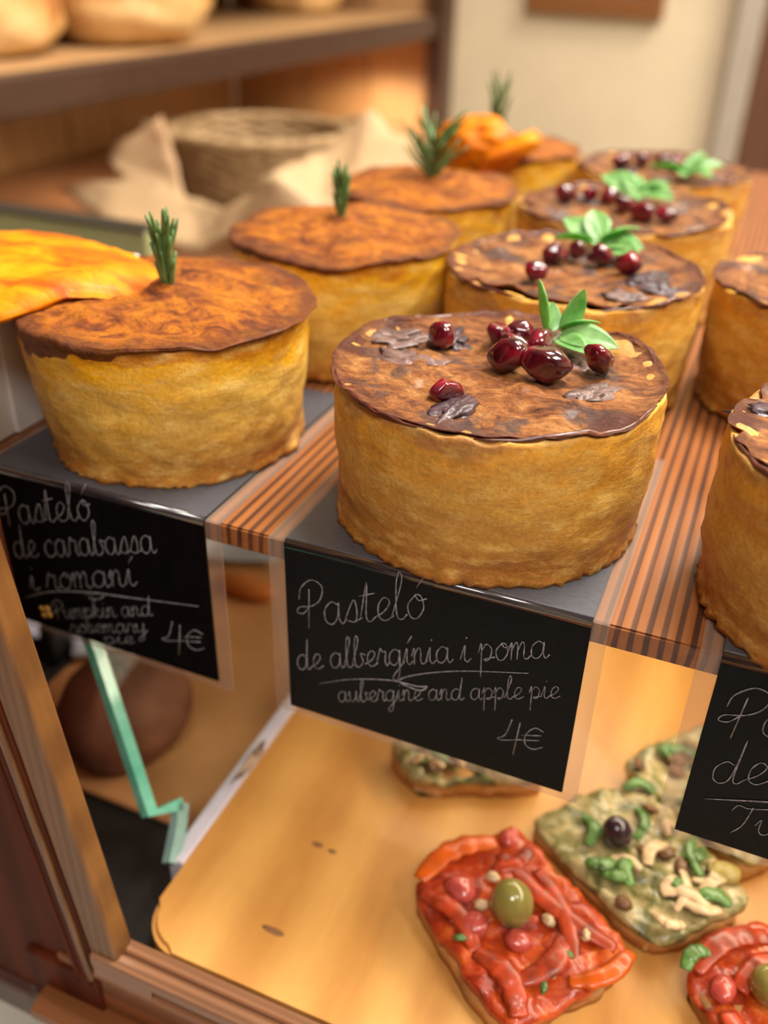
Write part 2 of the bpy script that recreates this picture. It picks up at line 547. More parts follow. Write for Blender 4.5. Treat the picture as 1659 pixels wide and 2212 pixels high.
# LED bar under the shelf
led = thing('light_bar', 'slim white light bar under the wooden pie shelf', 'lamp', (0.16, 0.12, -0.0077))
box('housing', -0.18, 0.18, -0.01, 0.01, -0.006, 0.0, plain('white_housing', (0.8, 0.8, 0.78), 0.4), led, 0.001)
lm2, nt, b = mat('light_bar_glow')
b.inputs['Emission Color'].default_value = (1, 0.88, 0.68, 1)
b.inputs['Emission Strength'].default_value = 8
box('diffuser', -0.175, 0.175, -0.008, 0.008, -0.008, -0.0062, lm2, led)
area('light_bar_light', (0.16, 0.12, -0.020), (0.10, 0.06, -0.14), 0.34, 0.03, 0.42, (1, 0.86, 0.62))

# board the slices lie on
bm = bmesh.new()
pts = []
x0, x1, y0, y1, rad = -0.0380, 0.41, -0.0545, 0.42, 0.016
for cx, cy, a0 in ((x1-rad, y1-rad, 0), (x0+rad, y1-rad, 90), (x0+rad, y0+rad, 180), (x1-rad, y0+rad, 270)):
    for k in range(9):
        a = math.radians(a0+k*90/8)
        pts.append((cx+rad*math.cos(a), cy+rad*math.sin(a)))
vb = [bm.verts.new((x, y, -0.1598)) for x, y in pts]
vt = [bm.verts.new((x, y, -0.14)) for x, y in pts]
for i in range(len(pts)):
    j = (i+1) % len(pts)
    bm.faces.new((vb[i], vb[j], vt[j], vt[i]))
bm.faces.new(vt); bm.faces.new(vb[::-1])
bmesh.ops.bevel(bm, geom=[e for e in bm.edges if abs(e.verts[0].co.z+0.14) < 1e-6 and abs(e.verts[1].co.z+0.14) < 1e-6], offset=0.002, segments=3, affect='EDGES')
bd = bmobj('cutting_board', bm, M_board)
tag(bd, 'large pale pine board inside the case under the vegetable slices', 'board')
# knots in the board
for kx, ky, sx, sy in ((0.0055, -0.0335, 0.0042, 0.0013), (0.0035, 0.005, 0.0022, 0.0012), (0.0100, 0.0045, 0.0016, 0.0010)):
    V, F = blob(sx, sy, 0.00012, 16, 6, 0.25, 2, kx*900)
    obj('knot', [(p.x+kx, p.y+ky, p.z-0.14) for p in V], F, plain('knot_brown', (0.22, 0.10, 0.035), 0.6), bd)

# ------------------------------------------------------------------ things behind the glass divider
crust_b = plain('dark_crust', (0.20, 0.062, 0.03), 0.7, vary=0.35, nscale=40, bumpd=0.001)
V, F = blob(0.027, 0.032, 0.026, 40, 24, 0.06, 2.5, 3, -0.019)
rl = obj('round_loaf', [p+Vector((-0.105, 0.034, -0.1365)) for p in V], F, crust_b)
tag(rl, 'dark red-brown round loaf behind the leaning glass', 'bread')
tb = box('wooden_tray', -0.165, -0.0500, 0.002, 0.50, -0.1598, -0.156, plain('tray_wood', (0.66, 0.29, 0.11), 0.5, vary=0.2, nscale=20), None, 0.002)
tag(tb, 'brown wooden tray behind the leaning glass, left of the pine board', 'tray')
M_paper = plain('white_paper', (0.46, 0.45, 0.52), 0.7, vary=0.05)
def paper(name, cx, cy, z, sx, sy, rot, label, m, seed):
    V, F = [], []
    n = 12
    for i in range(n+1):
        for j in range(n+1):
            x = (i/n-.5)*sx; y = (j/n-.5)*sy
            h = 0.004+0.004*noise.noise(Vector((x*40+seed, y*40, seed)))
            V.append((x, y, h))
    top = len(V)
    V += [(a, b2, c-0.0012) for a, b2, c in V]
    for i in range(n):
        for j in range(n):
            q = (i*(n+1)+j, (i+1)*(n+1)+j, (i+1)*(n+1)+j+1, i*(n+1)+j+1)
            F.append(q); F.append(tuple(a+top for a in q[::-1]))
    for i in range(n):
        for a, b2 in ((i*(n+1), (i+1)*(n+1)), ((i+1)*(n+1)+n, i*(n+1)+n), (i+1, i), (n*(n+1)+i, n*(n+1)+i+1)):
            F.append((a, a+top, b2+top, b2))
    o_ = obj(name, V, F, m)
    o_.location = (cx, cy, z)
    o_.rotation_euler = (0, 0, math.radians(rot))
    return tag(o_, label, 'paper')
paper('paper_sheet', -0.195, 0.082, -0.1525, 0.045, 0.035, 25, 'white paper sheet behind the glass, left of the dark strip', M_paper, 1)
paper('paper_sheet', -0.150, 0.090, -0.1525, 0.050, 0.030, 35, 'white paper sheet behind the glass, right of the dark strip', M_paper, 2)
paper('paper_sheet', -0.137, 0.190, -0.153, 0.045, 0.045, 20, 'white paper on the wooden tray, seen between two price cards', M_paper, 3)
kn = box('knife_block', -0.180, -0.171, 0.062, 0.108, -0.1598, -0.136, plain('black_plastic', (0.03, 0.028, 0.028), 0.4), None, 0.003)
kn.name = 'black_strip'
tag(kn, 'black strip lying between two white papers behind the glass', 'strip')
V, F = blob(0.02, 0.008, 0.006, 20, 10, 0.1, 2, 4)
oc = obj('roasted_carrot', [p+Vector((-0.112, 0.150, -0.1500)) for p in V], F, plain('carrot', (0.62, 0.17, 0.03), 0.5))
tag(oc, 'orange vegetable piece on the brown tray behind the glass', 'vegetable')

# ------------------------------------------------------------------ price cards
cm, nt, b = mat('black_card')
v = coords(nt)
f = ntex(nt, v, 420, 3)
tc = N(nt, 'ShaderNodeNewGeometry')
sep = N(nt, 'ShaderNodeSeparateXYZ')
L(nt, ramp(nt, f, [(0.3, (0.003, 0.003, 0.0035)), (0.7, (0.006, 0.006, 0.0065))]), b.inputs['Base Color'])
b.inputs['Roughness'].default_value = 0.3
b.inputs['Specular IOR Level'].default_value = 0.10
bump(nt, b, f, 0.25, 0.0002)
M_card = cm
cm2, nt, b = mat('slate_top')
v = coords(nt, (1, 6, 1))
f = ntex(nt, v, 350, 3)
L(nt, ramp(nt, f, [(0.3, (0.045, 0.047, 0.056)), (0.7, (0.075, 0.078, 0.092))]), b.inputs['Base Color'])
b.inputs['Roughness'].default_value = 0.42
b.inputs['Specular IOR Level'].default_value = 0.7
bump(nt, b, f, 0.3, 0.0002)
M_slate = cm2
M_bend = plain('glossy_bend', (0.02, 0.02, 0.024), 0.16, spec=0.9, coat=0.6)
am, nt, b = mat('clear_acrylic')
nt.nodes.remove(b)
out = nt.nodes['Material Output']
tr = N(nt, 'ShaderNodeBsdfTransparent')
tr.inputs[0].default_value = (0.97, 0.95, 0.93, 1)
df = N(nt, 'ShaderNodeBsdfDiffuse')
df.inputs[0].default_value = (0.55, 0.42, 0.33, 1)
gl = N(nt, 'ShaderNodeBsdfGlossy', Roughness=0.08)
m1 = N(nt, 'ShaderNodeMixShader'); m1.inputs[0].default_value = 0.17
fz = N(nt, 'ShaderNodeFresnel', IOR=1.45)
m2 = N(nt, 'ShaderNodeMixShader')
L(nt, tr.outputs[0], m1.inputs[1]); L(nt, df.outputs[0], m1.inputs[2])
ge = N(nt, 'ShaderNodeNewGeometry')
L(nt, mth(nt, 'MULTIPLY', fz.outputs[0], mth(nt, 'SUBTRACT', 1.0, ge.outputs['Backfacing'])), m2.inputs[0]); L(nt, m1.outputs[0], m2.inputs[1]); L(nt, gl.outputs[0], m2.inputs[2])
L(nt, m2.outputs[0], out.inputs[0])
M_acr = am
ck, nt, b = mat('chalk')
v = coords(nt, rnd=False)
f = ntex(nt, v, 900, 2)
L(nt, ramp(nt, f, [(0.35, (0.13, 0.135, 0.15)), (0.65, (0.34, 0.35, 0.37))]), b.inputs['Base Color'])
b.inputs['Roughness'].default_value = 0.9
M_chalk = ck

G = {
 'a': (1.1, [[(.75, .85), (.45, 1), (.1, .7), (.1, .2), (.4, 0), (.7, .3), (.8, .95), (.78, .3), (.92, 0), (1.15, .2)]]),
 'c': (.9, [[(.8, .8), (.5, 1), (.12, .6), (.2, .1), (.55, 0), (.95, .25)]]),
 'd': (1.15, [[(.75, .85), (.45, 1), (.1, .7), (.1, .2), (.4, 0), (.72, .35), (1.0, 2), (.8, .3), (.95, 0), (1.2, .2)]]),
 'e': (.85, [[(-.05, .15), (.45, .4), (.72, .78), (.48, 1), (.2, .7), (.2, .2), (.5, 0), (.9, .2)]]),
 'g': (1.05, [[(.75, .85), (.45, 1), (.1, .7), (.1, .2), (.4, 0), (.7, .3), (.8, .95), (.72, -.6), (.42, -1), (.3, -.7), (1.1, .2)]]),
 'i': (.6, [[(-.05, .15), (.25, 1), (.22, .25), (.4, 0), (.65, .2)], [(.32, 1.4), (.38, 1.48)]]),
 'I': (.6, [[(-.05, .15), (.25, 1), (.22, .25), (.4, 0), (.65, .2)], [(.3, 1.35), (.6, 1.75)]]),
 'k': (.95, [[(-.05, .15), (.45, 1.7), (.35, 2), (.2, 1.5), (.12, 0)], [(.15, .4), (.5, 1), (.62, .75), (.3, .5), (.7, 0), (.98, .2)]]),
 'l': (.6, [[(-.05, .15), (.45, 1.6), (.36, 2), (.2, 1.5), (.18, .25), (.4, 0), (.65, .2)]]),
 'b': (.9, [[(-.05, .15), (.45, 1.6), (.36, 2), (.2, 1.5), (.18, .2), (.45, 0), (.75, .35), (.6, .85), (.95, .75)]]),
 'm': (1.25, [[(-.05, .5), (.14, 1), (.12, 0)], [(.12, .5), (.38, 1), (.5, .8), (.48, 0)], [(.5, .5), (.75, 1), (.9, .8), (.88, .2), (1.05, 0), (1.3, .2)]]),
 'n': (.95, [[(-.05, .5), (.14, 1), (.12, 0)], [(.12, .5), (.4, 1), (.58, .8), (.56, .2), (.72, 0), (1.0, .2)]]),
 'o': (.9, [[(.45, 1), (.1, .6), (.2, .1), (.5, 0), (.8, .4), (.7, .9), (.45, 1), (.6, .75), (.95, .8)]]),
 'O': (.9, [[(.45, 1), (.1, .6), (.2, .1), (.5, 0), (.8, .4), (.7, .9), (.45, 1), (.6, .75), (.95, .8)], [(.5, 1.3), (.95, 1.8)]]),
 'p': (.95, [[(-.05, .5), (.14, 1), (.1, -1)], [(.13, .6), (.45, 1), (.78, .65), (.6, .05), (.3, .1), (.98, .2)]]),
 'r': (.8, [[(-.05, .15), (.2, .95), (.28, 1.1), (.4, .88), (.62, .88), (.56, .3), (.68, 0), (.85, .2)]]),
 's': (.75, [[(-.05, .15), (.42, 1), (.56, .5), (.45, .05), (.08, .12)], [(.45, .05), (.8, .2)]]),
 't': (.65, [[(-.05, .15), (.35, 1.7), (.24, .3), (.42, 0), (.7, .2)], [(-.05, 1.15), (.7, 1.22)]]),
 'u': (1.05, [[(-.05, .6), (.12, 1), (.14, .25), (.38, 0), (.68, .4), (.78, 1), (.76, .25), (.92, 0), (1.1, .2)]]),
 'y': (1.05, [[(-.05, .6), (.12, 1), (.14, .25), (.38, 0), (.68, .4), (.78, 1), (.7, -.6), (.4, -1), (.25, -.7), (1.1, .2)]]),
 'P': (1.05, [[(.45, 1.65), (.25, -.1)], [(-.1, 1.25), (.05, 1.75), (.6, 2.05), (1.1, 1.7), (.95, 1.15), (.5, .9), (-.1, .9), (-.25, .68), (.05, .6), (.35, .85)]]),
 'T': (.95, [[(-.1, 1.55), (.1, 1.9), (.5, 1.72), (1.3, 1.75)], [(.65, 1.8), (.45, .6), (.1, 0)]]),
 '4': (1.0, [[(.4, 2), (.15, .9), (-.2, .62), (.05, .5), (.95, .62)], [(.8, 1.8), (.66, -.5)]]),
 'E': (1.1, [[(1.0, 1.25), (.55, 1.5), (.15, 1), (.2, .3), (.6, 0), (1.05, .2)], [(-.05, .95), (.9, 1.0)], [(-.05, .6), (.85, .65)]]),
}
def strokes_of(text):
    x = 0
    out_ = []
    for ch in text:
        if ch == ' ':
            x += .55
            continue
        wd, st = G[ch]
        for s in st:
            out_.append([(x+px+0.12*py, py) for px, py in s])
        x += wd
    return out_, x

YT = -0.00155
def lettering(parent, text, p0, p1, hx, rad=0.00026, name='chalk_lettering'):
    """chalk line from baseline start p0=(x,z) to end p1 on the card's front; hx: x-height"""
    st, wid = strokes_of(text)
    dx, dz = p1[0]-p0[0], p1[1]-p0[1]
    ln = math.hypot(dx, dz)
    ux, uz = dx/ln, dz/ln
    sx = ln/wid
    parts = []
    for s in st:
        cv = catmull(s, 5)
        pts_ = []
        for q in cv:
            a, b2 = q.x*sx, q.y*hx
            pts_.append((p0[0]+a*ux-b2*uz*0.45, YT, p0[1]+a*uz+b2))
        vs_, fs_ = tube(pts_, [rad*(0.75+0.4*noise.noise(Vector((i*.35, len(parts), wid)))) for i in range(len(pts_))], 5)
        vs_ = [Vector((p.x, YT+(p.y-YT)*0.35, p.z)) for p in vs_]
        parts.append((vs_, fs_))
    V_, F_ = merge(parts)
    return obj(name, V_, F_, M_chalk, parent)

def flourish(parent, pts, rad=0.00026):
    cv = catmull([(x, YT, z) for x, z in pts], 8)
    n = len(cv)
    vs_, fs_ = tube(cv, [rad*(0.45+0.8*math.sin(PI*min(1, (i+.3)/n))) for i in range(n)], 5)
    vs_ = [Vector((p.x, YT+(p.y-YT)*0.35, p.z)) for p in vs_]
    return obj('chalk_flourish', vs_, fs_, M_chalk, parent)

def Lprof(depth, drop, off, th, rad=0.001):
    """L-shaped sheet: lies on the shelf, bends over its edge and hangs; off = distance outward from the shelf"""
    top0, fr0 = off, -off
    outer, inner = [], []
    def arc(r, c):
        return [(c[0]-r*math.sin(a), c[1]+r*math.cos(a)) for a in [PI/2*k/6 for k in range(7)]]
    c = (0.0, 0.0)
    o_pts = [(depth, off+th)]+arc(off+th, c)+[(-(off+th), -drop)]
    i_pts = [(-off, -drop)]+(arc(off, c)[::-1] if off > 1e-6 else [(0.0, 0.0)])+[(depth, off)]
    return o_pts+i_pts

def price_card(label, xs0, xs1, xc0, xc1, drop):
    root = thing('price_card', label, 'sign', (0, 0, 0), 0, 'chalk price cards on the shelf edge')
    # sheet of clear acrylic, then the black card over it
    prism_x('clear_sheet', Lprof(0.101, drop, 0.0001, 0.0006), xs0, xs1, M_acr, root)
    card_ = prism_x('black_card', [(y, z) for y, z in Lprof(0.100, drop-0.0035, 0.00075, 0.0006)], xc0, xc1, M_card, root)
    prism_x('slate_mat', [(0.100, 0.00136), (0.100, 0.00160), (0.0006, 0.00160), (0.0002, 0.00136)], xc0, xc1, M_slate, root)
    q_ = [(-(0.00142)*math.sin(a), 0.00142*math.cos(a)) for a in [PI/2*k/8 for k in range(9)]]
    q2 = [(-(0.0007)*math.sin(a), 0.0007*math.cos(a)) for a in [PI/2*k/8 for k in range(9)]]
    prism_x('bent_edge', [(0.0008, 0.00142)]+q_+[(-0.00142, -0.0010), (-0.0007, -0.0010)]+q2[::-1]+[(0.0008, 0.0007)], xc0, xc1, M_bend, root, True)
    return card_

c1 = price_card('black chalk card for pumpkin and rosemary pie, leftmost on the shelf edge', -0.1185, -0.0247, -0.1150, -0.0300, 0.0680)
lettering(c1, 'PastelO', (-0.1125, -0.0225), (-0.0735, -0.0100), 0.0072)
lettering(c1, 'de carabassa', (-0.1115, -0.0362), (-0.0490, -0.0163), 0.0066)
lettering(c1, 'i romanI', (-0.1075, -0.0495), (-0.0590, -0.0323), 0.0064)
flourish(c1, [(-0.1120, -0.0540), (-0.098, -0.0470), (-0.0802, -0.0418), (-0.062, -0.0385), (-0.0349, -0.0335)])
flourish(c1, [(-0.0830, -0.0440), (-0.079, -0.0415), (-0.074, -0.0408), (-0.0765, -0.0435), (-0.081, -0.0445), (-0.0785, -0.042)], 0.0002)
lettering(c1, 'Pumpkin and', (-0.0985, -0.0595), (-0.0540, -0.0435), 0.0040, 0.00021)
lettering(c1, 'rosemary', (-0.0925, -0.0640), (-0.0575, -0.0520), 0.0036, 0.00021)
lettering(c1, 'pie', (-0.0775, -0.0640), (-0.0640, -0.0592), 0.0030, 0.00019)
lettering(c1, '4E', (-0.0500, -0.0560), (-0.0340, -0.0522), 0.0056)
gold = plain('golden_crumb', (0.75, 0.45, 0.10), 0.5)
pp = []
for gx, gz in ((-0.1040, -0.0563), (-0.1012, -0.0553), (-0.1036, -0.0592), (-0.1008, -0.0582)):
    vs_, fs_ = blob(0.0012, 0.0004, 0.0011, 10, 7, 0.2, 2, gx*99)
    pp.append(([p+Vector((gx, YT-0.0002, gz)) for p in vs_], fs_))
vs_, fs_ = tube([(-0.104, YT, -0.0575), (-0.1008, YT, -0.0567)], 0.0004, 6)
pp.append((vs_, fs_))
V, F = merge(pp)
obj('gold_mark', V, F, gold, c1)['label'] = 'tiny four-dot gold mark'

c2 = price_card('black chalk card for aubergine and apple pie, middle of the shelf edge', -0.0078, 0.0950, -0.0020, 0.0905, 0.0680)
lettering(c2, 'PastelO', (0.0040, -0.0290), (0.0440, -0.0125), 0.0080)
lettering(c2, 'de albergInia i poma', (0.0012, -0.0478), (0.0805, -0.0148), 0.0058)
flourish(c2, [(0.0087, -0.0510), (0.020, -0.0450), (0.0330, -0.0405), (0.0425, -0.0395), (0.0455, -0.0385), (0.043, -0.0410), (0.0365, -0.0395), (0.043, -0.0345), (0.056, -0.0285), (0.0756, -0.0222)])
lettering(c2, 'aubergine and apple pie', (0.0158, -0.0562), (0.0852, -0.0280), 0.0042, 0.00022)
lettering(c2, '4E', (0.0702, -0.0535), (0.0830, -0.0495), 0.0055)

c3 = price_card('black chalk card starting with a large looped word, at right picture edge', 0.1182, 0.2220, 0.1238, 0.2175, 0.0680)
lettering(c3, 'PastelO', (0.1290, -0.0245), (0.1760, -0.0080), 0.0078)
lettering(c3, 'de', (0.1292, -0.0425), (0.1430, -0.0372), 0.0078)
flourish(c3, [(0.1291, -0.0490), (0.1448, -0.0430), (0.170, -0.034)])
lettering(c3, 'Tu', (0.1375, -0.0590), (0.1510, -0.0540), 0.0056)

# ------------------------------------------------------------------ pies
def pie_side(name, top, mid, base, spot, rimc):
    m, nt, b = mat(name)
    tc = N(nt, 'ShaderNodeTexCoord')
    sp = N(nt, 'ShaderNodeSeparateXYZ')
    L(nt, tc.outputs['Object'], sp.inputs[0])
    v = coords(nt, (1, 1, 2.6))
    f1 = ntex(nt, v, 34, 4, 0.55, 0.4)
    f2 = ntex(nt, v, 110, 5, 0.65)
    f3 = ntex(nt, coords(nt), 700, 3, 0.7)
    h = mth(nt, 'DIVIDE', sp.outputs['Z'], 0.047)
    h = mth(nt, 'ADD', h, mth(nt, 'MULTIPLY', mth(nt, 'SUBTRACT', f1, 0.5), 1.15))
    c = ramp(nt, h, [(0.0, base), (0.28, tuple(0.5*a+0.5*c_ for a, c_ in zip(base, mid))), (0.58, mid), (0.88, top), (1.0, rimc)])
    c = mixc(nt, ramp(nt, f2, [(0.48, (0, 0, 0)), (0.72, (0.75, 0.75, 0.75))]), c, spot)
    c = mixc(nt, ramp(nt, f1, [(0.56, (0, 0, 0)), (0.75, (0.45, 0.45, 0.45))]), c, tuple(x*0.62 for x in base))
    c = mixc(nt, 0.3, c, ramp(nt, f3, [(0.36, (0.35, 0.30, 0.2)), (0.58, (1, 1, 1))]), 'MULTIPLY')
    L(nt, c, b.inputs['Base Color'])
    b.inputs['Roughness'].default_value = 0.5
    b.inputs['Specular IOR Level'].default_value = 0.35
    b.inputs['Subsurface Weight'].default_value = 0.22
    b.inputs['Subsurface Radius'].default_value = (1.0, 0.5, 0.15)
    b.inputs['Subsurface Scale'].default_value = 0.003
    hh = mth(nt, 'ADD', mth(nt, 'MULTIPLY', f2, 0.7), mth(nt, 'MULTIPLY', f3, 0.35))
    bump(nt, b, hh, 0.6, 0.0014)
    return m

M_psides = pie_side('pumpkin_pie_crust', (0.84, 0.42, 0.008), (0.74, 0.46, 0.085), (0.46, 0.185, 0.024), (0.84, 0.60, 0.19), (0.62, 0.24, 0.008))
M_esides = pie_side('aubergine_pie_crust', (0.70, 0.33, 0.034), (0.61, 0.335, 0.056), (0.37, 0.145, 0.020), (0.74, 0.50, 0.145), (0.50, 0.24, 0.06))

def pie_top(name, cols, edge, patch, patchcol, R, rough, coat):
    m, nt, b = mat(name)
    tc = N(nt, 'ShaderNodeTexCoord')
    sp = N(nt, 'ShaderNodeSeparateXYZ')
    L(nt, tc.outputs['Object'], sp.inputs[0])
    v = coords(nt, (1, 1.5, 1))
    f1 = ntex(nt, v, 75, 8, 0.72, 1.0)
    f2 = ntex(nt, coords(nt, (1, 1.25, 1)), 44, 5, 0.62, 0.6)
    f3 = ntex(nt, v, 420, 5, 0.8)
    c = ramp(nt, f1, cols)
    c = mixc(nt, ramp(nt, f2, patch), c, patchcol)
    rr_ = mth(nt, 'SQRT', mth(nt, 'ADD', mth(nt, 'MULTIPLY', sp.outputs['X'], sp.outputs['X']), mth(nt, 'MULTIPLY', sp.outputs['Y'], sp.outputs['Y'])))
    e = mth(nt, 'ADD', mth(nt, 'DIVIDE', rr_, R), mth(nt, 'MULTIPLY', mth(nt, 'SUBTRACT', f2, 0.5), 0.55))
    c = mixc(nt, ramp(nt, e, [(0.84, (0, 0, 0)), (1.08, (0.75, 0.75, 0.75))]), c, edge)
    c = mixc(nt, 0.5, c, ramp(nt, f3, [(0.38, (0.12, 0.12, 0.12)), (0.62, (1, 1, 1))]), 'MULTIPLY')
    L(nt, c, b.inputs['Base Color'])
    b.inputs['Roughness'].default_value = rough
    b.inputs['Coat Weight'].default_value = coat
    b.inputs['Coat Roughness'].default_value = 0.25
    b.inputs['Specular IOR Level'].default_value = 0.3
    b.inputs['Subsurface Weight'].default_value = 0.1
    b.inputs['Subsurface Scale'].default_value = 0.002
    bump(nt, b, mth(nt, 'ADD', f1, mth(nt, 'MULTIPLY', f3, 0.8)), 0.9, 0.0020)
    return m

M_ptop = pie_top('browned_pumpkin_top', [(0.30, (0.085, 0.018, 0.006)), (0.42, (0.28, 0.065, 0.010)), (0.52, (0.56, 0.165, 0.010)), (0.70, (0.78, 0.29, 0.010))], (0.13, 0.034, 0.012),
                 [(0.55, (0, 0, 0)), (0.70, (0.7, 0.7, 0.7))], (0.17, 0.045, 0.014), 0.047, 0.5, 0.1)
M_etop = pie_top('browned_aubergine_top', [(0.32, (0.050, 0.016, 0.011)), (0.43, (0.22, 0.068, 0.020)), (0.52, (0.42, 0.150, 0.036)), (0.64, (0.62, 0.29, 0.090))], (0.12, 0.022, 0.008),
                 [(0.51, (0, 0, 0)), (0.59, (0.85, 0.85, 0.85))], (0.105, 0.064, 0.060), 0.048, 0.45, 0.15)
M_aub = plain('aubergine_flesh', (0.13, 0.072, 0.058), 0.5, vary=0.6, nscale=190, coat=0.1, bumpd=0.0015)
M_skin = plain('aubergine_skin', (0.045, 0.022, 0.028), 0.45, vary=0.6, nscale=120, coat=0.15, bumpd=0.0006)
M_burn = plain('burnt_crust', (0.09, 0.022, 0.012), 0.35, vary=0.5, nscale=150, coat=0.3, bumpd=0.0006)

def fbm(x, y, z, s, sd):
    return noise.fractal(Vector((x*s+sd*3.1, y*s-sd*1.7, z*s+sd*0.9)), 0.9, 2.0, 4)

def make_pie(kind, cx, cy, R, H, seed, label, group, droop=0.0, droop_dir=225, base=0.93, seg=150):
    root = thing('savoury_pie', label, 'pie', (cx, cy, 0.0017 if True else 0), 0, group)
    # crust wall: bottom -> up the side -> over the rim -> down inside
    V, F = [], []
    rows = 34
    prof = []
    for i in range(rows+1):
        t = i/rows
        prof.append((R*(base+(1-base)*min(1, t*1.15)**0.8)*1.0+0.0006*math.sin(PI*t), H*t, t))
    rim = [(R-0.0010, H-0.0001, 1), (R-0.0026, H-0.0003, 1), (R-0.0050, H-0.0008, 1), (R-0.0085, H-0.0022, 1), (R-0.0100, H-0.0050, 1)]
    allp = [(0.0001, 0, -1), (R*base*0.6, 0, -1), (R*base-0.002, 0, -1)]+prof+rim
    for r_, z_, t in allp:
        for k in range(seg):
            th = 2*PI*k/seg
            x, y = math.cos(th), math.sin(th)
            wav = fbm(x*R, y*R, z_*1.6, 26, seed)*0.0013*(1.0 if t >= 0 else 0)
            fine = fbm(x*R, y*R, z_, 130, seed+5)*0.0006*(1 if t >= 0 else 0)
            crumb = 0
            if 0 <= t < 0.10:
                crumb = (0.1-t)/0.1*(0.0014+0.0020*noise.noise(Vector((x*R*330, y*R*330, z_*330+seed))))
            zz = z_
            if t >= 0.9:
                zz += (fbm(x*R, y*R, 0, 34, seed+9)*0.0026+fbm(x*R, y*R, 0, 160, seed+2)*0.0009)*((t-0.9)/0.1 if t < 1 else 1)
            rad = r_+wav+fine+crumb if t >= 0 else r_
            if 0 <= t < 0.05:
                zz = max(zz, 0)
            V.append((x*rad, y*rad, zz))
    nr = len(allp)
    for i in range(nr-1):
        for k in range(seg):
            k2 = (k+1) % seg
            F.append((i*seg+k, i*seg+k2, (i+1)*seg+k2, (i+1)*seg+k))
    F.append(tuple(range(seg))[::-1])
    obj('crust', V, F, M_psides if kind == 'P' else M_esides, root)
    # filling / browned top
    V, F = [], []
    rg = 44
    ragged = 0.07 if seed == 11 else 0.20
    def rimz(x, y):
        return H+fbm(x*R, y*R, 0, 34, seed+9)*0.0026
    if kind == 'P':
        RR = R+0.0012
        ext = 9
    else:
        RR = R-0.0005
        ext = 6
    for i in range(rg+ext+1):
        for k in range(seg):
            th = 2*PI*k/seg
            x, y = math.cos(th), math.sin(th)
            if i <= rg:
                t = i/rg
                r_ = RR*t
                px, py = x*r_, y*r_
                edge_n = fbm(x*R, y*R, 0, 40, seed+31)
                if kind == 'P':
                    z_ = H+0.0022+0.0018*(1-t*t)+fbm(px, py, 0, 42, seed+3)*0.0024+fbm(px, py, 0, 170, seed+4)*0.0007
                    z_ -= max(0, (t-0.93)/0.07)**2*0.0012
                    z_ = z_*(1-t**6)+t**6*(rimz(x, y)+0.0014)
                else:
                    rn = r_*(1-ragged*max(0, edge_n+0.05)*t**4) if t > 0 else 0
                    px, py = x*rn, y*rn
                    lump = max(0, fbm(px, py, 0, 60, seed+12))
                    z_ = H-0.0012+fbm(px, py, 0, 40, seed+3)*0.0016+lump*0.0022*(1-t**8)+fbm(px, py, 0, 200, seed+4)*0.0006
                    z_ = z_*(1-t**10)+t**10*(rimz(x, y)+0.0007)
                V.append((px, py, z_))
            else:
                u = (i-rg)/ext
                ang = abs((math.degrees(th)-droop_dir+180) % 360-180)
                dp = (0.0016 if kind == 'P' else 0.0012)+0.0022*(1 if kind == 'P' else 0.5)*max(0, fbm(x*R, y*R, 0, 38, seed+40))+droop*max(0, 1-ang/75)**0.8
                dp += 0.0008*fbm(x*R, y*R, 0, 150, seed+41)
                rim_ = rimz(x, y)+0.0014
                r_ = RR+0.0009*math.sin(min(1, u*1.6)*PI)+0.0003-0.0012*u*u
                r_ += fbm(x*R, y*R, u*0.01, 26, seed)*0.0013
                if kind != 'P':
                    pull = 1-ragged*max(0, fbm(x*R, y*R, 0, 40, seed+31)+0.05)
                    r_ *= pull
                V.append((x*r_, y*r_, rim_-dp*u))
    nr = rg+ext+1
    for i in range(nr-1):
        for k in range(seg):
            k2 = (k+1) % seg
            F.append((i*seg+k, (i+1)*seg+k, (i+1)*seg+k2, i*seg+k2))
    obj('browned_top', V, F, M_ptop if kind == 'P' else M_etop, root)
    random.seed(seed*11+1)
    if kind != 'P':
        # burnt ring segments along the rim, lumps of aubergine in the filling
        for a0, a1 in ((200, 262), (285, 338), (20, 60), (100, 150)):
            a0 += random.uniform(-14, 14); a1 += random.uniform(-14, 14)
            pts_, rs_ = [], []
            for q in range(17):
                a = math.radians(a0+(a1-a0)*q/16)
                x, y = math.cos(a), math.sin(a)
                rr2 = R-0.0006+0.0006*noise.noise(Vector((q*.5, seed, a0)))
                pts_.append((x*rr2, y*rr2, rimz(x, y)+0.0004+0.0008*noise.noise(Vector((q*.7, seed+3, a0)))))
                rs_.append(0.0002+0.0010*math.sin(PI*q/16)*(0.7+0.5*noise.noise(Vector((q*.9, a1, seed)))))
            vs_, fs_ = tube(pts_, rs_, 8)
            obj('burnt_rim', vs_, fs_, M_burn, root)
        spots_ = []
        for q in range(6):
            for _ in range(40):
                a = random.uniform(0, 2*PI); r_ = (R-0.009)*math.sqrt(random.uniform(0.03, 1))
                p = (r_*math.cos(a), r_*math.sin(a))
                if all(math.hypot(p[0]-s[0], p[1]-s[1]) > 0.012 for s in spots_):
                    spots_.append(p)
                    break
        for q, (px, py) in enumerate(spots_):
            vs_, fs_ = blob(random.uniform(0.007, 0.0125), random.uniform(0.0045, 0.0075), random.uniform(0.0018, 0.0026), 44, 22, 0.5, 2.0, seed*10+q)
            rz = Matrix.Rotation(random.uniform(0, PI), 3, 'Z')
            z_ = H-0.0021+fbm(px, py, 0, 40, seed+3)*0.0016+max(0, fbm(px, py, 0, 60, seed+12))*0.0022
            obj('aubergine_lump', [rz @ p+Vector((px, py, z_)) for p in vs_], fs_, M_skin if q % 3 == 0 else M_aub, root)
    return root, rimz

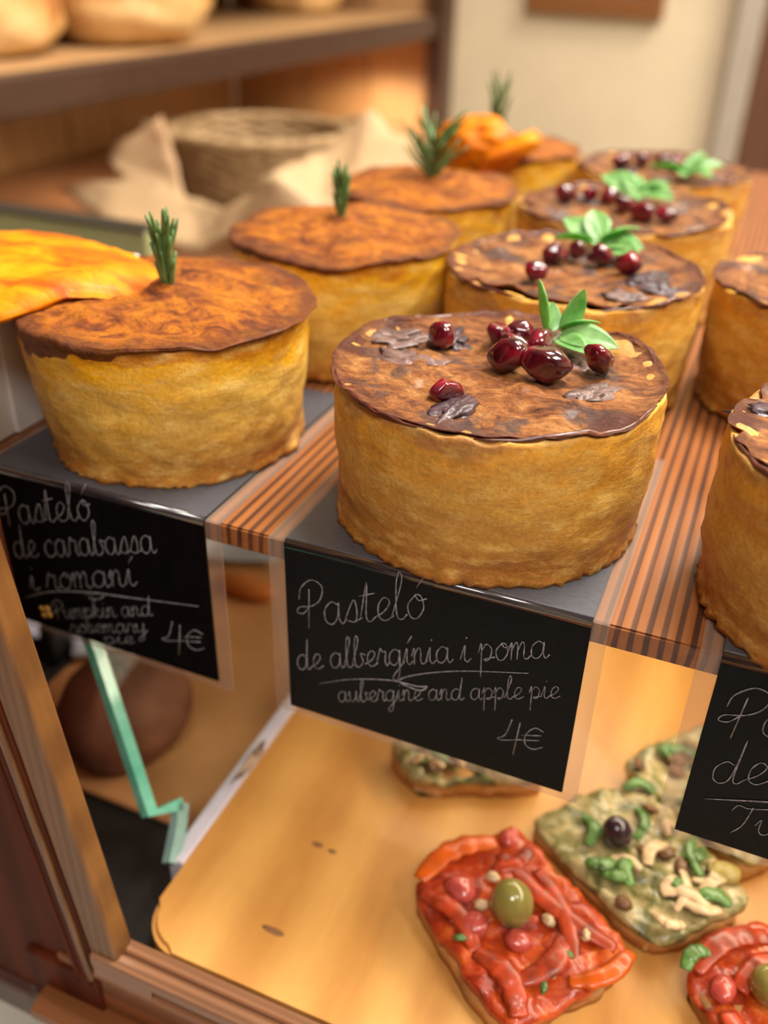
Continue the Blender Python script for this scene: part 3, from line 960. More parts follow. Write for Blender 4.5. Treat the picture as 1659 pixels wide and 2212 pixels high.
GP, GE, GT = 'pumpkin pies in the left row', 'aubergine pies in the middle row', 'pies in the right row'
P_specs = [(-0.0705, 0.0475, 0.0473, 0.0480, 1, 'golden pumpkin pie at the front left, over the leftmost chalk card'),
           (-0.0535, 0.1530, 0.0465, 0.0480, 2, 'pumpkin pie with one upright rosemary sprig, second of the left row'),
           (-0.0545, 0.2510, 0.0445, 0.0480, 3, 'dark-topped pumpkin pie with a splayed rosemary tuft, third of the left row'),
           (-0.0500, 0.3740, 0.0440, 0.0480, 4, 'farthest pumpkin pie of the left row, half hidden by an orange pumpkin chunk')]
E_specs = [(0.0462, 0.0448, 0.0484, 0.0462, 11, 'aubergine pie at the front centre, topped with the largest pomegranate seeds'),
           (0.0440, 0.1540, 0.0490, 0.0462, 12, 'aubergine pie second from the front in the middle row'),
           (0.0430, 0.2640, 0.0505, 0.0462, 13, 'aubergine pie third from the front in the middle row'),
           (0.0465, 0.3680, 0.0485, 0.0470, 14, 'farthest aubergine pie of the middle row, against the cream wall')]
T_specs = [(0.1620, 0.0365, 0.0500, 0.0465, 21, 'front pie of the right row, cut by the picture edge, over the rightmost card'),
           (0.1450, 0.1770, 0.0500, 0.0465, 22, 'rear pie of the right row, cut by the picture edge')]
for i, (x, y, R, H, s, lb) in enumerate(P_specs):
    make_pie('P', x, y, R, H, s, lb, GP, [0.0100, 0.003, 0.002, 0.001][i], [222, 230, 300, 300][i], [0.90, 0.94, 0.94, 0.94][i], 170 if i < 2 else 110)
for i, (x, y, R, H, s, lb) in enumerate(E_specs):
    make_pie('E', x, y, R, H, s, lb, GE, base=0.945, seg=170 if i < 2 else 110)
for i, (x, y, R, H, s, lb) in enumerate(T_specs):
    make_pie('E', x, y, R, H, s, lb, GT, base=0.95, seg=150)

# ------------------------------------------------------------------ pomegranate seeds
am_, nt, b = mat('pomegranate_red')
v = coords(nt)
f = ntex(nt, v, 130, 2)
L(nt, ramp(nt, f, [(0.32, (0.022, 0.001, 0.004)), (0.52, (0.095, 0.002, 0.010)), (0.72, (0.26, 0.004, 0.020))]), b.inputs['Base Color'])
b.inputs['Roughness'].default_value = 0.10
b.inputs['Subsurface Weight'].default_value = 0.35
b.inputs['Subsurface Radius'].default_value = (1, 0.1, 0.1)
b.inputs['Subsurface Scale'].default_value = 0.004
b.inputs['Coat Weight'].default_value = 1.0
b.inputs['Coat Roughness'].default_value = 0.04
M_aril = am_

def aril_mesh(seed, sz):
    rnd_ = random.Random(seed)
    planes = []
    for _ in range(13):
        d = Vector((rnd_.gauss(0, 1), rnd_.gauss(0, 1), rnd_.gauss(0, 1))).normalized()
        planes.append((d, rnd_.uniform(0.70, 0.92)))
    def shp(p, d):
        q = Vector((p.x/sz, p.y/sz/0.72, p.z/sz/0.72))
        q.y *= 1-0.32*q.x; q.z *= 1-0.32*q.x      # teardrop
        for pd, lim in planes:
            e = q.dot(pd)
            if e > lim:
                q -= pd*(e-lim)*0.85
        return Vector((q.x*sz, q.y*sz*0.72, q.z*sz*0.72))
    return blob(sz, sz*0.72, sz*0.72, 26, 18, 0.03, 1.5, seed, None, shp)

def aril(x, y, z, sz, rot, label, group, seed):
    vs_, fs_ = aril_mesh(seed, sz*1.1)
    o_ = obj('pomegranate_seed', vs_, fs_, M_aril)
    o_.location = (x, y, z)
    o_.rotation_euler = rot
    return tag(o_, label, 'fruit seed', group)

GA = ['pomegranate seeds on the front aubergine pie', 'pomegranate seeds on the second aubergine pie', 'pomegranate seeds on the third aubergine pie', 'pomegranate seeds on the farthest aubergine pie']
arils = [
 # front pie
 (0.0240, 0.0560, 0.0510, 0.0052, (0.2, 0.1, 2.4), 'lone dark angular pomegranate seed at the back left of the front pie', 0),
 (0.0487, 0.0440, 0.0522, 0.0064, (0.2, 0.3, 2.8), 'dark red pomegranate seed touching the left side of the biggest one', 0),
 (0.0612, 0.0425, 0.0525, 0.0070, (0.3, 0.0, 0.2), 'biggest bright red pomegranate seed, nearest the viewer on the front pie', 0),
 (0.0738, 0.0545, 0.0520, 0.0056, (0.0, 0.9, 0.9), 'pale pinkish pomegranate seed at the right end of the front cluster', 0),
 (0.0405, 0.0625, 0.0515, 0.0050, (0.1, 0.2, 1.9), 'dark purple pomegranate seed at the back left of the front cluster', 0),
 (0.0468, 0.0668, 0.0518, 0.0046, (0.4, 0.2, 0.6), 'small bright red pomegranate seed at the back of the front cluster', 0),
 (0.0545, 0.0605, 0.0520, 0.0050, (0.0, 0.3, 1.2), 'blackish pomegranate seed just under the herb leaves of the front pie', 0),
 (0.0480, 0.0550, 0.0515, 0.0044, (0.3, 0.1, 0.2), 'small dark pomegranate seed in the middle of the front cluster', 0),
 (0.0385, 0.0215, 0.0484, 0.0050, (0.0, 0.2, 0.6), 'flattened purple pomegranate seed alone at the left front of the pie', 0),
 # second pie
 (0.0343, 0.1345, 0.0505, 0.0048, (0.2, 0.1, 0.1), 'red pomegranate seed at the front left of the second pie', 1),
 (0.0355, 0.1570, 0.0515, 0.0056, (0.1, 0.3, 0.7), 'bright red pomegranate seed at the left of the second pie cluster', 1),
 (0.0420, 0.1660, 0.0518, 0.0048, (0.1, 0.1, 2.0), 'dark pomegranate seed at the back of the second pie cluster', 1),
 (0.0520, 0.1640, 0.0515, 0.0052, (0.3, 0.1, 0.3), 'dark pomegranate seed in the middle of the second pie cluster', 1),
 (0.0635, 0.1560, 0.0518, 0.0060, (0.1, 0.2, 2.9), 'pinkish pomegranate seed at the right of the second pie cluster', 1),
 # third pie
 (0.0150, 0.2640, 0.0515, 0.0056, (0.1, 0.1, 0.4), 'dark pomegranate seed at the left end of the third pie row', 2),
 (0.0255, 0.2700, 0.0515, 0.0050, (0.2, 0.1, 1.3), 'purple pomegranate seed second from left on the third pie', 2),
 (0.0350, 0.2680, 0.0518, 0.0054, (0.1, 0.4, 2.3), 'brightest red pomegranate seed in the middle of the third pie', 2),
 (0.0440, 0.2580, 0.0512, 0.0050, (0.2, 0.1, 0.2), 'red pomegranate seed right of the middle of the third pie', 2),
 (0.0545, 0.2440, 0.0515, 0.0060, (0.0, 0.1, 2.8), 'large dark red pomegranate seed at the front right of the third pie', 2),
 (0.0660, 0.2450, 0.0512, 0.0050, (0.3, 0.1, 0.1), 'dark glossy pomegranate seed at the right end of the third pie', 2),
 # fourth pie
 (0.0240, 0.3600, 0.0520, 0.0056, (0.1, 0.1, 0.4), 'leftmost pomegranate seed on the farthest aubergine pie', 3),
 (0.0340, 0.3720, 0.0520, 0.0056, (0.1, 0.2, 1.4), 'second pomegranate seed from the left on the farthest aubergine pie', 3),
 (0.0445, 0.3740, 0.0520, 0.0054, (0.2, 0.2, 2.4), 'pomegranate seed right of the middle on the farthest aubergine pie', 3),
 (0.0545, 0.3660, 0.0520, 0.0054, (0.2, 0.1, 0.4), 'rightmost pomegranate seed on the farthest aubergine pie, by the leaves', 3),
]
for i, (x, y, z, sz, rot, lb, g) in enumerate(arils):
    aril(x, y, z, sz, rot, lb, GA[g], i+1)

# ------------------------------------------------------------------ oregano sprigs
lm_, nt, b = mat('oregano_leaf')
v = coords(nt)
f = ntex(nt, v, 220, 3)
L(nt, ramp(nt, f, [(0.3, (0.075, 0.22, 0.045)), (0.7, (0.20, 0.38, 0.12))]), b.inputs['Base Color'])
b.inputs['Roughness'].default_value = 0.42
b.inputs['Subsurface Weight'].default_value = 0.25
b.inputs['Subsurface Radius'].default_value = (0.4, 1, 0.2)
b.inputs['Subsurface Scale'].default_value = 0.002
bump(nt, b, f, 0.4, 0.0004)
M_leaf = lm_
M_stem = plain('herb_stem', (0.42, 0.45, 0.27), 0.5)

def leaf_mesh(ln, wd, curl, cup, th=0.00028):
    n, m_ = 14, 8
    V, F = [], []
    for side in (1, -1):
        for i in range(n+1):
            t = i/n
            w_ = wd*(math.sin(PI*min(1, t**0.8))**0.75)*0.5+0.0002
            a = curl*t
            cx_ = ln*(math.sin(a)/curl if abs(curl) > 1e-3 else t)
            cz = ln*((1-math.cos(a))/curl if abs(curl) > 1e-3 else 0)
            for j in range(m_+1):
                s = (j/m_-.5)*2
                vein = 0.00018*math.cos(t*34-abs(s)*5)*abs(s)*(1-abs(s))
                V.append((cx_, w_*s, cz+cup*w_*(abs(s)**1.5)+vein-0.00035*math.exp(-(s*5)**2)*side*0+side*th/2))
    st = (n+1)*(m_+1)
    for i in range(n):
        for j in range(m_):
            q = (i*(m_+1)+j, (i+1)*(m_+1)+j, (i+1)*(m_+1)+j+1, i*(m_+1)+j+1)
            F.append(q); F.append(tuple(a+st for a in q[::-1]))
    for i in range(n):
        for a, b2 in ((i*(m_+1), (i+1)*(m_+1)), ((i+1)*(m_+1)+m_, i*(m_+1)+m_)):
            F.append((a+st, b2+st, b2, a))
    return V, F

def sprig(loc, label, leaves, stem, grp='oregano sprigs on the aubergine pies'):
    root = thing('oregano_sprig', label, 'herb', loc, 0, grp)
    vs_, fs_ = tube(catmull(stem, 4), 0.0006, 7)
    obj('stem', vs_, fs_, M_stem, root)
    for (px, py, pz, yaw_, pit_, rol_, ln, wd, curl) in leaves:
        V_, F_ = leaf_mesh(ln, wd, curl, 0.35)
        R_ = (Matrix.Rotation(math.radians(yaw_), 4, 'Z') @ Matrix.Rotation(-math.radians(pit_), 4, 'Y') @ Matrix.Rotation(math.radians(rol_), 4, 'X'))
        o_ = obj('leaf', [(R_ @ Vector(p))+Vector((px, py, pz)) for p in V_], F_, M_leaf, root)
    return root

# front pie: two upright leaves at left, a spread pair at right
sprig((0.0575, 0.0690, 0.0485), 'green oregano sprig with upright leaves on the front aubergine pie',
      [(-0.004, 0.001, 0.003, 150, 58, 60, 0.0165, 0.0090, 0.35), (0.001, 0.002, 0.003, 60, 68, 80, 0.0150, 0.0078, 0.3),
       (0.001, -0.001, 0.003, -8, 12, 25, 0.0185, 0.0098, -0.5), (0.000, 0.002, 0.004, 18, 28, -20, 0.0130, 0.0075, -0.5),
       (0.001, -0.002, 0.0025, -38, 10, 15, 0.0125, 0.0075, -0.4), (-0.002, 0.003, 0.003, 120, 40, 20, 0.0095, 0.0060, 0.4)],
      [(-0.003, -0.001, 0.0005), (0, 0, 0.002), (0.001, 0.001, 0.004)])
sprig((0.0470, 0.1790, 0.0485), 'green oregano sprig lying across the back of the second aubergine pie',
      [(0, 0, 0.003, 155, 28, -20, 0.0195, 0.0117, -0.3), (0, 0.001, 0.004, 110, 40, 0, 0.0182, 0.0111, -0.4), (0, 0, 0.003, -20, 16, 20, 0.0208, 0.0123, -0.4),
       (0.001, 0.001, 0.004, 10, 34, -10, 0.0169, 0.0104, -0.4), (0.005, -0.003, 0.003, -42, 12, 20, 0.0182, 0.0117, -0.4), (-0.001, -0.002, 0.003, 185, 15, 30, 0.0163, 0.0097, -0.4)],
      [(-0.004, 0, 0.0008), (0, 0, 0.002), (0.006, -0.002, 0.003)])
sprig((0.0450, 0.2840, 0.0485), 'green oregano sprig with downturned leaves on the third aubergine pie',
      [(0, 0, 0.003, 160, 20, -25, 0.0215, 0.0130, -0.3), (0, 0, 0.003, 120, 30, 0, 0.0169, 0.0111, -0.4), (0.001, -0.002, 0.003, -30, 12, 20, 0.0215, 0.0130, -0.4),
       (0, -0.002, 0.003, -75, 12, 10, 0.0169, 0.0111, -0.4), (0.001, 0, 0.004, 5, 25, 0, 0.0163, 0.0104, -0.4)],
      [(-0.003, 0.001, 0.0008), (0, 0, 0.002), (0.004, -0.001, 0.003)])
sprig((0.0620, 0.3480, 0.0480), 'green oregano sprig hanging over the right edge of the farthest aubergine pie',
      [(0, 0, 0.003, 190, 15, 20, 0.0213, 0.0125, -0.3), (0, 0, 0.003, 60, 45, 0, 0.0163, 0.0100, -0.3), (0, 0, 0.003, 15, 25, 20, 0.0200, 0.0119, -0.4),
       (0, 0, 0.003, -40, 14, 0, 0.0187, 0.0112, -0.4), (0, 0, 0.003, -90, 15, 0, 0.0163, 0.0106, -0.4)],
      [(-0.003, 0.001, 0.0008), (0, 0, 0.002), (0.004, -0.001, 0.003)])

# ------------------------------------------------------------------ rosemary
rm_, nt, b = mat('rosemary_needle')
v = coords(nt)
f = ntex(nt, v, 160, 3)
L(nt, ramp(nt, f, [(0.3, (0.045, 0.11, 0.025)), (0.7, (0.13, 0.24, 0.07))]), b.inputs['Base Color'])
b.inputs['Roughness'].default_value = 0.45
M_ros = rm_
def rosemary(loc, hgt, spread, n, label, seed, lean=(0, 0)):
    root = thing('rosemary_sprig', label, 'herb', loc, 0, 'rosemary sprigs on the pumpkin pies')
    rnd_ = random.Random(seed)
    st = [(lean[0]*t*t*hgt, lean[1]*t*t*hgt, -0.004+t*(hgt*0.62+0.004)) for t in [k/6 for k in range(7)]]
    vs_, fs_ = tube(st, 0.0007, 6)
    obj('stem', vs_, fs_, plain('rosemary_stem', (0.12, 0.15, 0.055), 0.6), root)
    parts = []
    for i in range(n):
        t0 = 0.02+0.6*(i/n)
        base_ = Vector((lean[0]*t0*t0*hgt, lean[1]*t0*t0*hgt, t0*hgt))
        a = i*2.4+rnd_.uniform(-.4, .4)
        ln = hgt*rnd_.uniform(0.36, 0.52)
        tip_out = spread*rnd_.uniform(0.5, 1.1)
        d = Vector((math.cos(a), math.sin(a), 0))
        pts_ = [base_+d*0.0005, base_+d*(tip_out*0.55)+Vector((0, 0, ln*0.5)), base_+d*tip_out+Vector((lean[0]*ln*.5, lean[1]*ln*.5, ln))]
        cv = catmull(pts_, 3)
        rs_ = [0.0007*(0.5+math.sin(PI*min(1, .12+.85*q/(len(cv)-1)))*0.7) for q in range(len(cv))]
        parts.append(tube(cv, rs_, 5))
    V_, F_ = merge(parts)
    obj('needles', V_, F_, M_ros, root)
    return root
rosemary((-0.0705, 0.0490, 0.0495), 0.0290, 0.0048, 34, 'tight upright rosemary sprig on the front pumpkin pie', 1)
rosemary((-0.0580, 0.1590, 0.0505), 0.0255, 0.0042, 24, 'short upright rosemary sprig on the second pumpkin pie', 2)
rosemary((-0.0540, 0.2570, 0.0500), 0.0360, 0.0170, 30, 'large splayed rosemary sprig on the third pumpkin pie', 3, (0.15, 0))
rosemary((-0.0580, 0.3850, 0.0515), 0.0400, 0.0085, 18, 'rosemary sprig peeking over the farthest pumpkin chunk', 4)

# ------------------------------------------------------------------ roasted pumpkin pieces
pm_, nt, b = mat('roasted_pumpkin')
v = coords(nt, (1, 2.2, 1))
f = ntex(nt, v, 36, 5, 0.6, 0.6)
f2 = ntex(nt, coords(nt, (1, 3, 1)), 140, 4, 0.6)
c = ramp(nt, f, [(0.28, (0.30, 0.06, 0.005)), (0.42, (0.54, 0.125, 0.003)), (0.56, (0.76, 0.245, 0.002)), (0.78, (0.80, 0.30, 0.004))])
c = mixc(nt, ramp(nt, f2, [(0.5, (0, 0, 0)), (0.75, (0.5, 0.5, 0.5))]), c, (0.40, 0.09, 0.006))
L(nt, c, b.inputs['Base Color'])
b.inputs['Roughness'].default_value = 0.55
b.inputs['Specular IOR Level'].default_value = 0.2
b.inputs['Coat Weight'].default_value = 0.04
b.inputs['Subsurface Weight'].default_value = 0.25
b.inputs['Subsurface Radius'].default_value = (1, 0.4, 0.1)
b.inputs['Subsurface Scale'].default_value = 0.004
bump(nt, b, mth(nt, 'ADD', f, mth(nt, 'MULTIPLY', f2, 0.5)), 0.6, 0.0012)
M_pump = pm_
M_pskin = plain('pumpkin_underside', (0.30, 0.075, 0.012), 0.5, vary=0.4, nscale=60)

def slab(outline, z0, bulge, th, seed, name_label, arch, n=22, ring=64):
    """roasted slice: outline (x,y) polygon, domed top, thin rounded edge"""
    cx_ = sum(p[0] for p in outline)/len(outline); cy_ = sum(p[1] for p in outline)/len(outline)
    loop = catmull([(x, y, 0) for x, y in outline+[outline[0]]], 8)[:-1]
    m_ = len(loop)
    V, F = [], []
    for side in (1, -1):
        for i in range(n+1):
            t = i/n
            for k in range(m_):
                x = cx_+(loop[k].x-cx_)*t; y = cy_+(loop[k].y-cy_)*t
                h = arch(x, y)
                dome = bulge*(1-t**2.2)
                edge = th*math.sqrt(max(0, 1-t**6))*0.5
                z_ = z0+h+dome+side*edge+fbm(x, y, side, 45, seed)*0.0014+fbm(x, y, side, 170, seed)*0.0004
                V.append((x, y, z_))
    st = (n+1)*m_
    for i in range(n):
        for k in range(m_):
            k2 = (k+1) % m_
            q = (i*m_+k, (i+1)*m_+k, (i+1)*m_+k2, i*m_+k2)
            F.append(q); F.append(tuple(a+st for a in q[::-1]))
    for k in range(m_):
        k2 = (k+1) % m_
        F.append((n*m_+k, st+n*m_+k, st+n*m_+k2, n*m_+k2))
    return V, F
def arch1(x, y):
    return 0.0045*math.exp(-((x+0.092)/0.016)**2-((y-0.028)/0.022)**2)+0.02*max(0, y-0.04)
V, F = slab([(-0.185, 0.000), (-0.135, -0.004), (-0.104, 0.004), (-0.090, 0.022), (-0.0760, 0.038), (-0.070, 0.055), (-0.088, 0.070), (-0.122, 0.084), (-0.160, 0.084), (-0.195, 0.060)],
            0.0505, 0.0040, 0.0075, 3, '', arch1)
ps = obj('pumpkin_slice', V, F, M_pump)
tag(ps, 'broad orange roasted pumpkin slice leaning from white box onto front pumpkin pie', 'vegetable')
# curled chunk on the far pie
pc = thing('pumpkin_chunk', 'curled orange roasted pumpkin chunk on the farthest pumpkin pie', 'vegetable', (-0.0600, 0.342, 0.0490))
def curl(V):
    out_ = []
    for p in V:
        out_.append(p)
    return out_
V, F = blob(0.0225, 0.016, 0.0140, 44, 28, 0.22, 1.6, 8)
obj('flesh', [p+Vector((0.004, -0.002, 0.0085)) for p in V], F, M_pump, pc)
V, F = blob(0.020, 0.010, 0.0065, 30, 18, 0.2, 1.8, 9)
Rm = Euler((0.2, -0.5, 0.1)).to_matrix()
obj('curled_lip', [Rm @ p+Vector((0.025, -0.010, 0.0065)) for p in V], F, M_pump, pc)

# ------------------------------------------------------------------ white box at the left
wb = thing('white_box', 'white paper bakery box at the left, under the pumpkin slice', 'box', (-0.172, 0.052, 0.0))
M_wbox = plain('white_card', (0.88, 0.86, 0.84), 0.55, vary=0.03)
box('carton', -0.050, 0.0485, -0.056, 0.05, 0.0, 0.0425, M_wbox, wb, 0.001)
box('folded_flap', 0.0485, 0.0500, -0.030, -0.008, 0.0005, 0.0420, M_wbox, wb, 0.0005)
box('lid_lip', -0.051, 0.0500, -0.057, 0.051, 0.0425, 0.0445, M_wbox, wb, 0.0006)

# ------------------------------------------------------------------ breads on the cabinet shelf
bmx, nt, b = mat('bread_crust')
tc = N(nt, 'ShaderNodeTexCoord'); sp = N(nt, 'ShaderNodeSeparateXYZ')
L(nt, tc.outputs['Object'], sp.inputs[0])
v = coords(nt)
f = ntex(nt, v, 14, 4, 0.6, 0.5)
h = mth(nt, 'ADD', mth(nt, 'DIVIDE', sp.outputs['Z'], 0.09), mth(nt, 'MULTIPLY', mth(nt, 'SUBTRACT', f, 0.5), 1.0))
L(nt, ramp(nt, h, [(0.18, (0.64, 0.42, 0.18)), (0.42, (0.56, 0.32, 0.105)), (0.56, (0.42, 0.17, 0.04)), (0.8, (0.25, 0.08, 0.018))]), b.inputs['Base Color'])
b.inputs['Roughness'].default_value = 0.6
bump(nt, b, ntex(nt, v, 70, 4), 0.5, 0.003)
M_bread = bmx
def loaf(x, y, rx, ry, rz, seed, rot, label):
    V, F = blob(rx, ry, rz, 44, 26, 0.10, 1.6, seed, -rz*0.62)
    zmin = min(p.z for p in V)
    o_ = obj('bread_loaf', [(p.x, p.y, p.z-zmin) for p in V], F, M_bread)
    o_.location = (x, y, 0.0562)
    o_.rotation_euler = (0, 0, rot)
    return tag(o_, label, 'bread', 'loaves on the cabinet shelf')
loaf(-0.650, 0.560, 0.088, 0.098, 0.066, 1, 0.15, 'crusty bread loaf with browned top, nearest on the cabinet shelf')
loaf(-0.605, 0.757, 0.090, 0.088, 0.060, 2, 0.1, 'pale smooth bread loaf, right of the browned one on the shelf')
loaf(-0.770, 1.060, 0.075, 0.085, 0.055, 3, 0.9, 'bread loaf mostly hidden behind the pale one')
loaf(-0.730, 1.410, 0.078, 0.090, 0.060, 4, 0.1, 'bread loaf at the far end of the cabinet shelf')

# ------------------------------------------------------------------ basket and its paper
wk, nt, b = mat('wicker')
v = coords(nt)
f = ntex(nt, v, 60, 4)
L(nt, ramp(nt, f, [(0.3, (0.23, 0.135, 0.055)), (0.7, (0.44, 0.29, 0.14))]), b.inputs['Base Color'])
b.inputs['Roughness'].default_value = 0.7
M_wick = wk
bk = thing('wicker_basket', 'woven wicker basket with side handles on the back counter', 'basket', (-0.435, 0.745, -0.1346))
V, F = [], []
seg, rows = 96, 60
for lay in (0, 1):
    for i in range(rows+1):
        t = i/rows
        r_ = 0.074+0.024*t-lay*0.006
        z_ = (0.112)*t+(0.004 if lay else 0)*(1-t)
        for k in range(seg):
            th = 2*PI*k/seg
            wv_ = 0.0022*math.sin(t*rows*PI/3)*(1 if (k//3) % 2 else -1)
            V.append(((r_+wv_)*math.cos(th)*1.05, (r_+wv_)*math.sin(th), z_))
st = (rows+1)*seg
for i in range(rows):
    for k in range(seg):
        k2 = (k+1) % seg
        q = (i*seg+k, i*seg+k2, (i+1)*seg+k2, (i+1)*seg+k)
        F.append(q); F.append(tuple(a+st for a in q[::-1]))
for k in range(seg):
    k2 = (k+1) % seg
    F.append((rows*seg+k, rows*seg+k2, st+rows*seg+k2, st+rows*seg+k))
F.append(tuple(range(seg))[::-1]); F.append(tuple(st+k for k in range(seg)))
obj('woven_body', V, F, M_wick, bk)
parts = []
for s in range(3):
    pts_ = [((0.0945+0.003*math.cos(th*20+s*2.1))*math.cos(th)*1.05, (0.0945+0.003*math.cos(th*20+s*2.1))*math.sin(th), 0.113+0.003*math.sin(th*20+s*2.1)) for th in [2*PI*k/120 for k in range(121)]]
    parts.append(tube(pts_, 0.0032, 6, False))
V, F = merge(parts)
obj('braided_rim', V, F, M_wick, bk)
for a0 in (38, 218):
    pts_ = []
    for k in range(17):
        u = k/16
        a = math.radians(a0-24+48*u)
        r_ = 0.096+0.024*math.sin(PI*u)
        pts_.append((r_*math.cos(a)*1.05, r_*math.sin(a), 0.112+0.010*math.sin(PI*u)))
    vs_, fs_ = tube(pts_, 0.0045, 8)
    obj('handle', vs_, fs_, M_wick, bk)
kr, nt, b = mat('kraft_paper')
v = coords(nt)
f = ntex(nt, v, 8, 3)
L(nt, ramp(nt, f, [(0.3, (0.44, 0.28, 0.145)), (0.7, (0.52, 0.345, 0.185))]), b.inputs['Base Color'])
b.inputs['Roughness'].default_value = 0.65
b.inputs['Subsurface Weight'].default_value = 0.15
b.inputs['Subsurface Scale'].default_value = 0.01
M_kraft = kr
# a folded sheet: corners standing out of the basket, the middle pushed down into it
kp_v = dict(A=(-0.5994, 0.5998, -0.0744), A2=(-0.5066, 0.5518, -0.0824), B=(-0.477, 0.6318, 0.004), B2=(-0.5541, 0.63, -0.0356), N=(-0.5085, 0.60, -0.0513), C=(-0.3626, 0.5038, -0.0844), C2=(-0.4298, 0.5198, -0.088),
            D=(-0.4306, 0.5918, -0.0592), M=(-0.3522, 0.5358, -0.0536), E=(-0.2738, 0.4878, -0.0064), J=(-0.3218, 0.4878, -0.0592), F=(-0.2359, 0.5038, -0.0259), F2=(-0.2322, 0.4878, -0.0371),
            G=(-0.2578, 0.6478, 0.0248), G2=(-0.2906, 0.6158, -0.012), H=(-0.1712, 0.5678, 0.008), I=(-0.1666, 0.5358, -0.0064), K=(-0.2178, 0.5198, -0.016), Q=(-0.2658, 0.5198, -0.0896), W=(-0.2178, 0.5518, -0.0736),
            U=(-0.3538, 0.5998, -0.0896), V=(-0.3138, 0.6478, -0.0496))
kp_f = ['A A2 N', 'N A2 D', 'N D B2', 'B2 D B', 'A2 C2 D', 'C2 C D', 'C M D', 'C J M', 'J E M', 'J F2 E', 'E F2 F', 'F F2 K', 'E F G2', 'F K G2', 'K G G2', 'K H G', 'K I H', 'F2 I K', 'J Q F2', 'Q W F2', 'F2 W I', 'C Q J',
        'D M U', 'M E V', 'M V U', 'E G2 V', 'G2 G V']
bm = bmesh.new()
bv = {k_: bm.verts.new(v_) for k_, v_ in kp_v.items()}
for f_ in kp_f:
    try:
        bm.faces.new([bv[k_] for k_ in f_.split()])
    except ValueError:
        pass
bmesh.ops.subdivide_edges(bm, edges=bm.edges[:], cuts=5, use_grid_fill=True)
bmesh.ops.triangulate(bm, faces=bm.faces[:])
for v_ in bm.verts:
    q = v_.co
    v_.co = q+Vector((fbm(q.x, q.y, q.z, 22, 3), fbm(q.x, q.y, q.z, 22, 13), fbm(q.x, q.y, q.z, 22, 23)))*0.006
kp = bmobj('kraft_paper_liner', bm, M_kraft, None, True)
sm = kp.modifiers.new('thick', 'SOLIDIFY'); sm.thickness = 0.0008
tag(kp, 'crumpled brown kraft paper with pointed corners lining the wicker basket', 'paper')

# ------------------------------------------------------------------ vegetable slices on the board
def tops(name, stops, rough=0.35, coat=0.3, scale=70):
    m, nt, b = mat(name)
    v = coords(nt)
    f = ntex(nt, v, scale, 5, 0.6, 1.2)
    L(nt, ramp(nt, f, stops), b.inputs['Base Color'])
    b.inputs['Roughness'].default_value = rough
    b.inputs['Coat Weight'].default_value = coat
    b.inputs['Subsurface Weight'].default_value = 0.12
    b.inputs['Subsurface Scale'].default_value = 0.002
    bump(nt, b, ntex(nt, v, 240, 4), 0.6, 0.0012)
    return m
M_dough = plain('baked_dough', (0.50, 0.25, 0.075), 0.7, vary=0.35, nscale=90, bumpd=0.001)
M_rtop = tops('tomato_topping', [(0.30, (0.16, 0.014, 0.005)), (0.44, (0.42, 0.040, 0.008)), (0.57, (0.58, 0.085, 0.010)), (0.72, (0.64, 0.21, 0.035))])
M_gtop = tops('spinach_topping', [(0.30, (0.055, 0.06, 0.018)), (0.43, (0.20, 0.19, 0.06)), (0.55, (0.42, 0.34, 0.14)), (0.68, (0.60, 0.48, 0.26)), (0.8, (0.16, 0.25, 0.07))], scale=85)
M_pep = plain('red_pepper', (0.40, 0.042, 0.007), 0.4, vary=0.5, nscale=160, coat=0.25, sss=0.2)
M_pepo = plain('orange_pepper', (0.62, 0.105, 0.006), 0.32, vary=0.3, nscale=90, coat=0.25, sss=0.2)
M_tom = plain('pink_tomato', (0.50, 0.075, 0.055), 0.25, vary=0.3, nscale=120, coat=0.5, sss=0.2)
M_cream = plain('melted_cheese', (0.72, 0.52, 0.29), 0.35, vary=0.25, nscale=100, coat=0.3)
M_green = plain('spinach_green', (0.10, 0.22, 0.045), 0.4, vary=0.5, nscale=120, coat=0.3)
M_brown = plain('roasted_brown', (0.18, 0.085, 0.03), 0.45, vary=0.5, nscale=100, coat=0.2)
M_go = plain('green_olive', (0.27, 0.24, 0.055), 0.18, vary=0.15, nscale=60, coat=0.7)
M_bo = plain('black_olive', (0.045, 0.025, 0.04), 0.15, vary=0.3, nscale=80, coat=0.8)
M_hole = plain('olive_pit_hole', (0.03, 0.02, 0.01), 0.6)
ZB = -0.1398
